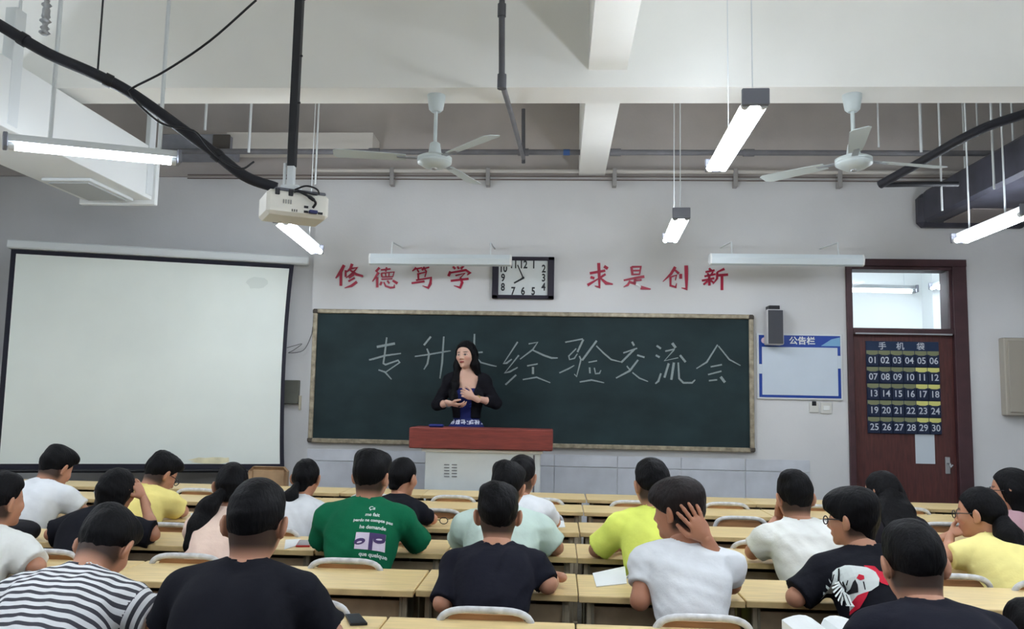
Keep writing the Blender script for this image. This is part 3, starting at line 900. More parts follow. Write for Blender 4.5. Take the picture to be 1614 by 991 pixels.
# ------------------------------------------------------------------ notice board, speaker, switches, wall panel
n0, n1 = at(1192, 525, YF), at(1328, 631, YF)
nb = empty('notice_board', ((n0.x + n1.x) / 2, YF, n1.z))
hw, hh = (n1.x - n0.x) / 2, n0.z - n1.z
MB().box((-hw, -0.02, 0), (hw, 0, hh), 0.003).build('frame', m_white_metal, nb)
m_blue = mat('notice_blue', (22, 62, 150), 0.4)
m_paper = mat('notice_white', (200, 212, 224), 0.3, var=0.02, vscale=3)
pn = MB().box((-hw + 0.018, -0.024, 0.018), (hw - 0.018, -0.018, hh - 0.018)).build('blue_panel', m_blue, nb)
MB().box((-hw + 0.045, -0.027, 0.04), (hw - 0.045, -0.023, hh - 0.13), 0.002).build('white_field', m_paper, nb)
for x_, z0_, z1_ in ((-hw + 0.03, 0.24, 0.33), (hw - 0.03, 0.30, 0.42)):
    MB().box((x_ - 0.016, -0.0255, z0_), (x_ + 0.016, -0.0235, z1_)).build('worn_patch', m_paper, nb)
MB().prism([Vector((hw - 0.2, -0.0245, hh - 0.115)), Vector((hw - 0.02, -0.0245, hh - 0.115)), Vector((hw - 0.02, -0.0245, hh - 0.03)), Vector((hw - 0.1, -0.0245, hh - 0.05))], (0, -0.001, 0)).build('cloud_print', mat('pale_blue', (120, 168, 205), 0.4), nb)
text_obj('公告栏', 0.078, m_white, (at(1263, 535, YF).x - nb.location.x, -0.026, hh - 0.072), nb, 'lettering', 0.002, (1.05, 1, 1))
MB().tube([(-hw + 0.07, -0.025, hh - 0.07), (-hw + 0.07, -0.027, hh - 0.07)], 0.03, 16).build('emblem', mat('emblem_pink', (214, 190, 200), 0.5), nb)
tag(nb, 'white notice board with blue border beside the door', 'notice board')

s0, s1 = at(1209, 487, 7.84), at(1236, 543, 7.84)
sk = empty('wall_speaker', ((s0.x + s1.x) / 2, 7.84, s1.z))
hw, hh = (s1.x - s0.x) / 2, s0.z - s1.z
MB().box((-hw, 0, 0), (hw, 0.13, hh), 0.008).build('cabinet', mat('speaker_grey', (196, 196, 198), 0.5), sk)
MB().box((-hw + 0.008, -0.006, 0.008), (hw - 0.008, 0.002, hh - 0.008), 0.003).build('grille', mat('speaker_cloth', (72, 74, 80), 0.8, bump=0.4, bscale=300), sk)
MB().box((-0.05, 0.03, hh), (0.05, 0.16, hh + 0.04), 0.004).build('bracket', m_black, sk)
tag(sk, 'small dark loudspeaker overlapping the notice board corner', 'loudspeaker')

for k, (px0, px1, py0, py1) in enumerate(((1275, 1290, 634, 650), (1293, 1311, 634, 652))):
    a, b = at(px0, py0, YF), at(px1, py1, YF)
    sw = empty('light_switch', ((a.x + b.x) / 2, YF, b.z))
    w_, h_ = (b.x - a.x) / 2, a.z - b.z
    MB().box((-w_, -0.014, 0), (w_, 0, h_), 0.003).build('plate', mat('switch_white', (206, 206, 200), 0.4), sw)
    if k == 0: MB().box((-0.02, -0.02, h_ - 0.03), (0.02, -0.013, h_ + 0.012), 0.002).build('knob', m_black, sw)
    else: MB().box((-w_ * 0.6, -0.02, h_ * 0.3), (w_ * 0.6, -0.013, h_ * 0.7), 0.002).build('rocker', m_white, sw)
    tag(sw, ('white switch plate with black knob below the notice board', 'plain white light switch below the notice board')[k], 'switch')

a, b = at(1573, 533, YF), at(1660, 656, YF)
ep = empty('electric_panel', (a.x, YF, b.z))
MB().box((0, -0.10, 0), (b.x - a.x, 0, a.z - b.z), 0.008).build('cabinet', mat('panel_beige', (166, 160, 148), 0.5), ep)
MB().box((0.03, -0.112, 0.03), (b.x - a.x - 0.03, -0.098, a.z - b.z - 0.03), 0.004).build('door', mat('panel_beige2', (160, 154, 142), 0.5), ep)
tag(ep, 'beige metal cabinet on the wall past the door', 'cabinet')

# ------------------------------------------------------------------ door with pane over it
jz = at(1430, 526, YF).z
dr = empty('door_1', ((DX0 + DX1) / 2, YF, 0))
dr['kind'] = 'structure'; dr['label'] = 'dark brown door with a glazed pane over it'
hw = (DX1 - DX0) / 2
jw = 0.055
jr = 0.13
MB().box((-hw, -0.03, 0), (-hw + jw, 0.25, DZ), 0.004).build('jamb', m_frame, dr)
MB().box((hw - jr, -0.03, 0), (hw, 0.25, DZ), 0.004).build('jamb', m_frame, dr)
MB().box((-hw, -0.036, DZ - 0.07), (hw, 0.245, DZ - 0.001), 0.004).build('head', m_frame, dr)
MB().box((-hw + jw, -0.01, DZ - 0.10), (hw - jr, 0.2, DZ - 0.07), 0.003).build('upper_rail', m_frame, dr)
MB().box((-hw + jw, -0.025, jz), (hw - jr, 0.2, jz + 0.05), 0.004).build('transom_bar', m_frame, dr)
MB().box((-hw + jw + 0.02, -0.032, jz - 0.012), (hw - jr - 0.02, -0.02, jz + 0.004), 0.002).build('metal_strip', m_steel, dr)
xm = at(1499, 470, YF).x - dr.location.x
MB().box((xm - 0.014, 0.0, jz), (xm + 0.014, 0.08, DZ - 0.07), 0.003).build('mullion', m_frame, dr)
MB().box((-hw + jw, 0.035, jz + 0.05), (xm - 0.014, 0.041, DZ - 0.10)).build('pane', m_glass, dr)
MB().box((xm + 0.014, 0.035, jz + 0.05), (hw - jr, 0.041, DZ - 0.10)).build('pane', m_glass, dr)
leaf = MB().box((-hw + jw, 0.02, 0.01), (hw - jr, 0.065, jz - 0.005), 0.003).build('door_leaf', m_door, dr)
hx = at(1495, 733, YF).x - dr.location.x
hz0, hz1 = at(1495, 747, YF).z, at(1495, 720, YF).z
hd = MB().box((hx - 0.022, 0.008, hz0), (hx + 0.022, 0.021, hz1), 0.004).build('handle', m_steel, leaf)
MB().tube([(hx, 0.01, (hz0 + hz1) / 2 + 0.02), (hx, -0.035, (hz0 + hz1) / 2 + 0.02), (hx - 0.0, -0.04, (hz0 + hz1) / 2 - 0.02), (hx + 0.02, -0.04, (hz0 + hz1) / 2 + 0.01)], 0.009, 8).build('handle', m_steel, leaf)

pp0, pp1 = at(1442, 684, YF + 0.015), at(1474, 731, YF + 0.015)
pn = MB().box((-(pp1.x - pp0.x) / 2, -0.003, 0), ((pp1.x - pp0.x) / 2, 0.0, pp0.z - pp1.z)).build('door_notice', mat('paper_blueish', (196, 206, 214), 0.6), None, ((pp0.x + pp1.x) / 2, YF + 0.0155, pp1.z))
tag(pn, 'blank white paper sheet taped to the brown door', 'paper')

# phone pocket chart
q0, q1 = at(1365, 537, YF), at(1485, 685, YF)
pk = empty('phone_pocket_chart', ((q0.x + q1.x) / 2, YF + 0.018, q1.z))
hw, hh = (q1.x - q0.x) / 2, q0.z - q1.z
m_navy = mat('navy_cloth', (34, 50, 78), 0.85, bump=0.2, bscale=200)
m_navy2 = mat('navy_pocket', (26, 38, 64), 0.8, bump=0.2, bscale=200)
m_olive = mat('clear_pocket_edge', (120, 124, 92), 0.35)
m_yellow = mat('pocket_yellow', (206, 204, 120), 0.5)
m_silver = mat('silver_ink', (188, 194, 204), 0.5)
MB().box((-hw, -0.01, 0), (hw, 0, hh), 0.003).build('backing', m_navy, pk)
text_obj('手', 0.075, m_silver, (-hw * 0.55, -0.0125, hh - 0.05), pk, 'lettering', 0.001)
text_obj('机', 0.075, m_silver, (-0.02, -0.0125, hh - 0.05), pk, 'lettering', 0.001)
text_obj('袋', 0.075, m_silver, (hw * 0.5, -0.0125, hh - 0.05), pk, 'lettering', 0.001)
cw = 2 * hw / 6
rh_ = (hh - 0.085) / 5
for r_ in range(5):
    for c_ in range(6):
        x_ = -hw + c_ * cw
        z_ = hh - 0.085 - (r_ + 1) * rh_
        d_ = MB()
        top = [(x_ + cw * t, z_ + rh_ * (0.70 + 0.06 * math.cos(6.28 * t))) for t in (1, 0.75, 0.5, 0.25, 0)]
        d_.prism([Vector((x_ + 0.004, -0.012, z_ + 0.006)), Vector((x_ + cw - 0.004, -0.012, z_ + 0.006))] + [Vector((min(max(tx, x_ + 0.004), x_ + cw - 0.004), -0.012, tz)) for tx, tz in top], (0, -0.012, 0))
        pc = d_.build('pocket', m_navy2, pk)
        MB().box((x_ + 0.003, -0.0115, z_ + rh_ * 0.70), (x_ + cw - 0.003, -0.0100, z_ + rh_ * 0.97)).build('pocket_lining', m_yellow if c_ >= 4 and 0 < r_ else m_olive, pc)
        text_obj('%02d' % (r_ * 6 + c_ + 1), rh_ * 0.55, m_silver, (x_ + cw / 2, -0.0255, z_ + rh_ * 0.37), pc, 'number', 0.001, (0.95, 1, 1))
tag(pk, 'navy phone pocket chart numbered 01 to 30 hung on the door', 'pocket chart')

# ------------------------------------------------------------------ podium
Yd = 7.02
t0, t1 = at(645, 673, Yd), at(871, 711, Yd)
pz0, pz1 = t1.z, t0.z
pd = empty('podium', ((t0.x + t1.x) / 2, Yd + 0.20, 0.30))
hw = (t1.x - t0.x) / 2
zo = -0.30
MB().box((-hw, -0.20, pz0 + zo), (hw, 0.20, pz1 + zo), 0.008).build('top_fascia', m_podium_top, pd)
xl_, xr_ = at(669, 740, Yd + 0.05).x - pd.location.x, at(851, 740, Yd + 0.05).x - pd.location.x
bd_ = MB().box((xl_, -0.13, 0.0), (xr_, 0.18, pz0 + zo), 0.006).build('body', m_podium, pd)
MB().box((xl_ - 0.03, -0.15, pz0 + zo - 0.03), (xr_ + 0.02, 0.18, pz0 + zo - 0.006), 0.003).build('ledge', m_white, pd)
MB().box((xr_ - 0.06, -0.137, 0.0), (xr_ - 0.045, -0.128, pz0 + zo - 0.04)).build('seam', m_grey_metal, bd_)
for c_ in range(2):
    for r_ in range(5):
        a = at(700 + c_ * 12, 732 + r_ * 4.6, Yd + 0.07)
        MB().box((a.x - pd.location.x, -0.134, a.z + zo - 0.005), (a.x - pd.location.x + 0.045, -0.128, a.z + zo + 0.004)).build('vent_slot', mat('slot_dark', (120, 124, 128), 0.6), bd_)
tag(pd, 'white metal podium with dark red wooden top', 'podium')
a = at(690, 671, 7.2)
cl = MB().box((-0.07, -0.03, 0), (0.06, 0.03, 0.025), 0.01).build('eraser', mat('eraser_blue', (30, 40, 110), 0.8), None, (a.x, 7.15, pz1 + 0.001))
tag(cl, 'small dark blue felt eraser on the podium', 'eraser')
a = at(425, 752, 7.5)
st = empty('wooden_stool', (a.x, 7.5, 0.0))
MB().box((-0.22, -0.16, 0.54), (0.2, 0.16, 0.60), 0.01).build('seat', m_chair_wood, st)
for sx in (-0.19, 0.17):
    for sy in (-0.13, 0.13):
        MB().box((sx - 0.018, sy - 0.018, 0), (sx + 0.018, sy + 0.018, 0.54), 0.003).build('leg', m_chair_wood, st)
MB().box((-0.19, -0.012, 0.60), (0.17, 0.012, 0.86), 0.04).build('back_panel', mat('stool_tan', (172, 142, 108), 0.6, var=0.1), st)
tag(st, 'brown wooden stool with panel below the projection screen', 'stool')

# ------------------------------------------------------------------ implicit surfaces for people
def V3(*a): return np.array(a, dtype=np.float64)
def unit(v):
    v = np.asarray(v, float); return v / (np.linalg.norm(v) + 1e-12)
def rx(a): c, s = math.cos(a), math.sin(a); return np.array([[1, 0, 0], [0, c, -s], [0, s, c]])
def ry(a): c, s = math.cos(a), math.sin(a); return np.array([[c, 0, s], [0, 1, 0], [-s, 0, c]])
def rz(a): c, s = math.cos(a), math.sin(a); return np.array([[c, -s, 0], [s, c, 0], [0, 0, 1]])


def cap(a, b, ra, rb, k=0.03, n=None, q=1.0, clip=None):
    return dict(t='c', a=np.asarray(a, float), b=np.asarray(b, float), ra=ra, rb=rb, k=k, n=n, q=q, clip=clip)


def ell(c, r, R=None, k=0.03, clip=None):
    return dict(t='e', c=np.asarray(c, float), r=np.asarray(r, float), R=R, k=k, clip=clip)


def prim_box(p):
    if p['t'] == 'c':
        m = max(p['ra'], p['rb']) * max(1.0, p['q'])
        return np.minimum(p['a'], p['b']) - m, np.maximum(p['a'], p['b']) + m
    m = p['r'].max() if p['R'] is not None else p['r']
    return p['c'] - m, p['c'] + m


def prim_eval(p, x, y, z):
    if p['t'] == 'c':
        a, b = p['a'], p['b']
        vx, vy, vz = x - a[0], y - a[1], z - a[2]
        ba = b - a
        if p['n'] is not None:
            n = p['n']; g = 1.0 / p['q'] - 1.0
            dn = vx * n[0] + vy * n[1] + vz * n[2]
            vx, vy, vz = vx + n[0] * dn * g, vy + n[1] * dn * g, vz + n[2] * dn * g
            ba = ba + n * (ba @ n) * g
        L = ba @ ba + 1e-12
        t = np.clip((vx * ba[0] + vy * ba[1] + vz * ba[2]) / L, 0, 1)
        d = np.sqrt((vx - t * ba[0]) ** 2 + (vy - t * ba[1]) ** 2 + (vz - t * ba[2]) ** 2) - (p['ra'] + t * (p['rb'] - p['ra']))
    else:
        c, r, R = p['c'], p['r'], p['R']
        vx, vy, vz = x - c[0], y - c[1], z - c[2]
        if R is not None:
            vx, vy, vz = (vx * R[0, 0] + vy * R[1, 0] + vz * R[2, 0], vx * R[0, 1] + vy * R[1, 1] + vz * R[2, 1], vx * R[0, 2] + vy * R[1, 2] + vz * R[2, 2])
        k0 = np.sqrt((vx / r[0]) ** 2 + (vy / r[1]) ** 2 + (vz / r[2]) ** 2)
        k1 = np.sqrt((vx / r[0] ** 2) ** 2 + (vy / r[1] ** 2) ** 2 + (vz / r[2] ** 2) ** 2) + 1e-9
        d = k0 * (k0 - 1.0) / k1
    if p['clip'] is not None:
        for cp_, nn in p['clip']:
            d = np.maximum(d, (x - cp_[0]) * nn[0] + (y - cp_[1]) * nn[1] + (z - cp_[2]) * nn[2])
    return d


EDGE = [((0, 0, 0), (1, 0, 0)), ((0, 1, 0), (1, 1, 0)), ((0, 0, 1), (1, 0, 1)), ((0, 1, 1), (1, 1, 1)),
        ((0, 0, 0), (0, 1, 0)), ((1, 0, 0), (1, 1, 0)), ((0, 0, 1), (0, 1, 1)), ((1, 0, 1), (1, 1, 1)),
        ((0, 0, 0), (0, 0, 1)), ((1, 0, 0), (1, 0, 1)), ((0, 1, 0), (0, 1, 1)), ((1, 1, 0), (1, 1, 1))]


def surface(D, lo, h):
    s = D < 0
    c = np.zeros((D.shape[0] - 1, D.shape[1] - 1, D.shape[2] - 1), np.uint8)
    nx, ny, nz = c.shape
    for i in (0, 1):
        for j in (0, 1):
            for k in (0, 1):
                c += s[i:i + nx, j:j + ny, k:k + nz]
    act = (c > 0) & (c < 8)
    idx = np.argwhere(act)
    if len(idx) == 0:
        return np.zeros((0, 3)), np.zeros((0, 4), int)
    pos = np.zeros((len(idx), 3)); cnt = np.zeros(len(idx))
    for e0, e1 in EDGE:
        a = D[idx[:, 0] + e0[0], idx[:, 1] + e0[1], idx[:, 2] + e0[2]]
        b = D[idx[:, 0] + e1[0], idx[:, 1] + e1[1], idx[:, 2] + e1[2]]
        m = (a < 0) != (b < 0)
        t = np.where(m, a / np.where(a == b, 1, a - b), 0)
        for ax in range(3):
            pos[:, ax] += np.where(m, e0[ax] + t * (e1[ax] - e0[ax]), 0)
        cnt += m
    V = (idx + pos / cnt[:, None]) * h + lo
    vid = np.full(c.shape, -1, np.int64)
    vid[act] = np.arange(len(idx))
    Q = []
    for ax in range(3):
        sl0 = [slice(None)] * 3; sl1 = [slice(None)] * 3
        sl0[ax] = slice(0, -1); sl1[ax] = slice(1, None)
        ch = s[tuple(sl0)] != s[tuple(sl1)]
        e = np.argwhere(ch)
        o1, o2 = [(1, 2), (2, 0), (0, 1)][ax]
        ok = (e[:, o1] > 0) & (e[:, o2] > 0) & (e[:, o1] < c.shape[o1]) & (e[:, o2] < c.shape[o2]) & (e[:, ax] < c.shape[ax])
        e = e[ok]
        if len(e) == 0: continue
        def cell(d1, d2):
            q = e.copy(); q[:, o1] -= d1; q[:, o2] -= d2
            return vid[q[:, 0], q[:, 1], q[:, 2]]
        quad = np.stack([cell(1, 1), cell(0, 1), cell(0, 0), cell(1, 0)], 1)
        inside = s[e[:, 0], e[:, 1], e[:, 2]]
        quad[~inside] = quad[~inside][:, ::-1]
        Q.append(quad)
    return V, np.concatenate(Q)


def blend(prims, h, pad=0.02, disp=None, cuts=None, keep=None):
    """smooth union of prims, then displacement, then cuts; returns verts, quads"""
    bs = [prim_box(p) for p in prims]
    lo = np.min([b[0] for b in bs], 0) - pad; hi = np.max([b[1] for b in bs], 0) + pad
    n = np.ceil((hi - lo) / h).astype(int) + 1
    ax = [(lo[i] + h * np.arange(n[i])) for i in range(3)]
    D = np.full(tuple(n), 0.5, np.float32)
    for p, (b0, b1) in zip(prims, bs):
        m = p['k'] + 3 * h + 0.01
        i0 = np.clip(np.floor((b0 - m - lo) / h).astype(int), 0, n - 1)
        i1 = np.clip(np.ceil((b1 + m - lo) / h).astype(int) + 1, 1, n)
        x = ax[0][i0[0]:i1[0], None, None]; y = ax[1][None, i0[1]:i1[1], None]; z = ax[2][None, None, i0[2]:i1[2]]
        d = prim_eval(p, x, y, z)
        blk = D[i0[0]:i1[0], i0[1]:i1[1], i0[2]:i1[2]]
        k = p['k']
        if k > 0:
            hh_ = np.clip(0.5 + 0.5 * (blk - d) / k, 0, 1)
            D[i0[0]:i1[0], i0[1]:i1[1], i0[2]:i1[2]] = blk * (1 - hh_) + d * hh_ - k * hh_ * (1 - hh_)
        else:
            D[i0[0]:i1[0], i0[1]:i1[1], i0[2]:i1[2]] = np.minimum(blk, d)
    X, Y, Z = ax[0][:, None, None], ax[1][None, :, None], ax[2][None, None, :]
    if disp is not None: D = D + disp(X, Y, Z)
    if cuts is not None:
        for cf in cuts: D = np.maximum(D, cf(X, Y, Z))
    # closed at the grid border
    D[0] = D[-1] = 0.5; D[:, 0] = D[:, -1] = 0.5; D[:, :, 0] = D[:, :, -1] = 0.5
    return surface(D, lo, h)


def join(parts):
    vs_, fs_, n = [], [], 0
    for v, f in parts:
        vs_.append(v); fs_.append(f + n); n += len(v)
    return np.concatenate(vs_), np.concatenate(fs_)


def np_mesh(name, V, Q, m, cols=None, along=None):
    me = bpy.data.meshes.new(name)
    me.vertices.add(len(V)); me.loops.add(len(Q) * 4); me.polygons.add(len(Q))
    me.vertices.foreach_set('co', np.ascontiguousarray(V, dtype=np.float32).ravel())
    me.loops.foreach_set('vertex_index', np.ascontiguousarray(Q, dtype=np.int32).ravel())
    me.polygons.foreach_set('loop_start', np.arange(0, len(Q) * 4, 4, dtype=np.int32))
    me.polygons.foreach_set('use_smooth', np.ones(len(Q), dtype=bool))
    me.update(calc_edges=True)
    me.validate()
    if cols is not None:
        a = me.attributes.new('Col', 'FLOAT_COLOR', 'POINT')
        a.data.foreach_set('color', np.ascontiguousarray(cols, dtype=np.float32).ravel())
    if along is not None:
        a = me.attributes.new('along', 'FLOAT', 'CORNER')
        a.data.foreach_set('value', np.ascontiguousarray(along, dtype=np.float32).ravel())
    me.materials.append(m)
    return me


# ------------------------------------------------------------------ hands
def hand_prims(W, d, n, side, curl=0.35, spread=0.12, s=1.0):
    """W wrist, d finger direction, n direction the palm faces, side +1 right hand, -1 left hand"""
    d = unit(d); n = unit(n - d * (n @ d))
    t = unit(np.cross(n, d)) * side                      # towards the thumb
    t = -t
    P = [cap(W - d * 0.05, W + d * 0.02, 0.027 * s, 0.026 * s, 0.015, n, 0.8),
         ell(W + d * 0.05 * s, (0.040 * s, 0.050 * s, 0.016 * s), np.stack([t, d, n], 1), 0.012)]
    offs = (0.029, 0.0095, -0.0105, -0.0285); lens = (0.074, 0.083, 0.077, 0.060)
    for i in range(4):
        a = W + d * (0.082 - 0.006 * abs(i - 1.2)) * s + t * offs[i] * s
        dirn = unit(d + t * spread * (1.3 - i) * 0.5)
        L = lens[i] * s
        c = curl * (1 + 0.12 * i)
        bend = c * 0.6
        for fr, r0, r1 in ((0.45, 0.0092, 0.0085), (0.30, 0.0085, 0.0080), (0.25, 0.0080, 0.0068)):
            v = unit(dirn * math.cos(bend) + n * math.sin(bend))
            b = a + v * L * fr
            P.append(cap(a, b, r0 * s, r1 * s, 0.004))
            a = b; bend += c
    a = W + d * 0.022 * s + t * 0.024 * s + n * 0.006
    b = a + unit(d * 0.7 + t * 0.75 + n * 0.25) * 0.042 * s
    c_ = b + unit(d * 0.95 + t * 0.25 + n * 0.35) * 0.032 * s
    e = c_ + unit(d * 0.95 + t * 0.05 + n * 0.4) * 0.024 * s
    P += [cap(a, b, 0.0145 * s, 0.0115 * s, 0.012), cap(b, c_, 0.0108 * s, 0.0098 * s, 0.004), cap(c_, e, 0.0098 * s, 0.0078 * s, 0.004)]
    return P


SKIN = (184, 134, 108)
m_skin = attr_mat('skin', 'Col', 0.5, 0.35, 0.08)
m_hair = mat('black_hair', (8, 8, 11), 0.58, var=0.3, vscale=40, bump=0.5, bscale=110, spec=0.13, stretch=(1, 1, 0.25))
m_hair_brown = mat('brown_black_hair', (24, 18, 18), 0.55, var=0.3, vscale=40, bump=0.5, bscale=110, spec=0.2, stretch=(1, 1, 0.25))
m_trousers = mat('dark_trousers', (44, 46, 58), 0.85, var=0.1, bump=0.2, bscale=80)
m_shoe = mat('white_shoe', (180, 180, 178), 0.6)
m_lens = mat('spectacle_frame', (28, 26, 30), 0.35)


def cloth(name, rgb, var=0.03):
    return mat('cloth_' + name, rgb, 0.9, var=var, vscale=9, bump=0.35, bscale=22, spec=0.15)


def wave(seed, amp):
    """cloth folds: warped ridges in a few directions"""
    r = np.random.RandomState(seed)
    K = []
    for f, a in ((26, 1.0), (36, 0.9), (50, 0.7), (70, 0.4)):
        d = unit(r.normal(size=3) * np.array([1.0, 0.5, 1.0]))
        K.append((d * f, r.uniform(0, 6.28), a))
    def f(x, y, z):
        out = 0.0
        w1 = 1.1 * np.sin(9 * x + 7 * z + seed) + 0.9 * np.sin(11 * y - 12 * z + 2 * seed)
        for k, ph, a in K:
            s_ = np.sin(k[0] * x + k[1] * y + k[2] * z + ph + w1)
            out = out + a * (1 - 2 * np.sqrt(s_ * s_ + 0.02)) * (0.6 + 0.4 * np.sin(5 * x + 6 * z + ph))
        return -out * amp * 0.55
    return f


def interp(xs, ys):
    return lambda v: np.interp(v, xs, ys)


def hairline_cut(pts):
    xs = [p[0] for p in pts]; ys = [p[1] for p in pts]
    def f(x, y, z):
        return np.interp(np.broadcast_to(y, (1, y.shape[1], 1)), xs, ys) - z + 0 * x
    return f


def face_colour(Vl, skin, lips, seed, male):
    """colours by place on the head: lips, brows, eyes; Vl in head space"""
    n = len(Vl)
    C = np.ones((n, 4)); C[:, :3] = lin(skin)[:3]
    x, y, z = Vl[:, 0], Vl[:, 1], Vl[:, 2]
    front = y > 0.055
    if male:                                           # clipped stubble at the nape and sides
        wt = np.clip((z + 0.108) / 0.035, 0, 1) * np.clip((0.022 - y) / 0.03, 0, 1) * np.clip((0.074 - np.abs(x)) / 0.004, 0, 1) * 0.92
        C[:, :3] = C[:, :3] * (1 - wt[:, None]) + np.array(lin((16, 12, 12))[:3]) * wt[:, None]
    def put(mask, rgb, w=1.0):
        C[mask, :3] = C[mask, :3] * (1 - w) + np.array(lin(rgb)[:3]) * w
    put(front & (((np.abs(x) - 0.043) / 0.02) ** 2 + ((z + 0.045) / 0.018) ** 2 < 1), (214, 142, 126), 0.35)
    put(front & (((np.abs(x) - 0.032) / 0.020) ** 2 + ((z - 0.010) / 0.0048) ** 2 < 1), (52, 40, 38), 0.85)
    put(front & (((np.abs(x) - 0.031) / 0.0165) ** 2 + ((z + 0.012) / 0.0075) ** 2 < 1), (92, 62, 58), 1.0)
    put(front & (((np.abs(x) - 0.031) / 0.013) ** 2 + ((z + 0.0125) / 0.0045) ** 2 < 1), (205, 196, 192), 1.0)
    put(front & (((np.abs(x) - 0.031) / 0.0065) ** 2 + ((z + 0.012) / 0.0065) ** 2 < 1), (28, 20, 20), 1.0)
    put(front & ((x / 0.0225) ** 2 + ((z + 0.0745) / 0.0085) ** 2 < 1), lips, 0.9)
    return C


def hair_parts(style, male, seed):
    """prims and cuts in head space (origin at skull centre, +y the face, +z up)"""
    rn = np.random.RandomState(seed)
    P, cuts = [], []
    if style == 'short':
        P = [ell((0, -0.010, 0.026), (0.0855, 0.106, 0.097)), ell((0.01, 0.035, 0.075), (0.070, 0.070, 0.046)), ell((-0.02, -0.03, 0.085), (0.06, 0.06, 0.04)), cap((0, -0.038, -0.01), (0, -0.030, -0.075), 0.062, 0.046, 0.03)]
        cuts = [hairline_cut([(-0.2, -0.112), (-0.065, -0.106), (-0.035, -0.06), (0.0, -0.03), (0.03, 0.0), (0.055, 0.035), (0.085, 0.054), (0.13, 0.064)])]
    elif style == 'crop':
        P = [ell((0, -0.008, 0.024), (0.0815, 0.102, 0.094)), ell((0, 0.02, 0.07), (0.066, 0.07, 0.046)), cap((0, -0.036, -0.01), (0, -0.028, -0.07), 0.0605, 0.046, 0.03)]
        cuts = [hairline_cut([(-0.2, -0.11), (-0.065, -0.102), (-0.035, -0.055), (0.0, -0.03), (0.03, 0.005), (0.055, 0.038), (0.085, 0.056), (0.13, 0.068)])]
    elif style == 'fluffy':
        P = [ell((0, -0.010, 0.026), (0.096, 0.114, 0.108)), ell((0.02, 0.045, 0.066), (0.082, 0.08, 0.055)), ell((-0.03, 0.06, 0.046), (0.05, 0.05, 0.045)), ell((0.0, -0.05, 0.06), (0.08, 0.07, 0.06)), cap((0, -0.045, -0.02), (0, -0.038, -0.095), 0.066, 0.050, 0.03)]
        cuts = [hairline_cut([(-0.2, -0.12), (-0.06, -0.115), (-0.03, -0.06), (0.0, -0.022), (0.05, -0.002), (0.075, 0.018), (0.1, 0.032), (0.15, 0.042)])]
    elif style in ('ponytail', 'ponytail_side', 'bun'):
        P = [ell((0, -0.008, 0.012), (0.083, 0.103, 0.103)), cap((0, -0.06, -0.02), (0, -0.072, -0.07), 0.058, 0.035, 0.03)]
        cuts = [hairline_cut([(-0.2, -0.10), (-0.05, -0.095), (-0.02, -0.06), (0.02, -0.03), (0.04, 0.012), (0.06, 0.042), (0.085, 0.058), (0.13, 0.07)])]
    elif style in ('bob', 'long'):
        P = [ell((0, -0.012, 0.012), (0.092, 0.108, 0.106)), cap((-0.055, -0.03, -0.02), (-0.06, -0.035, -0.12), 0.045, 0.035, 0.04), cap((0.055, -0.03, -0.02), (0.06, -0.035, -0.12), 0.045, 0.035, 0.04), cap((0, -0.07, -0.02), (0, -0.075, -0.13), 0.06, 0.04, 0.04)]
        cuts = [hairline_cut([(-0.2, -0.3), (-0.02, -0.3), (0.005, -0.16), (0.03, -0.05), (0.05, 0.012), (0.065, 0.042), (0.085, 0.058), (0.13, 0.07)])]
    return P, cuts

# ------------------------------------------------------------------ desks rows (near edge of each desk top)
ROWS = {'A': (2.50, 0.071), 'B': (3.30, 0.092), 'C': (4.065, 0.106), 'D': (4.845, 0.136), 'E': (5.735, 0.187), 'F': (6.46, 0.232)}
DESK_W, DESK_P, DESK_D, DESK_H = 0.634, 0.640, 0.395, 0.76
SEATED = []                                             # (row, hip x, short name)


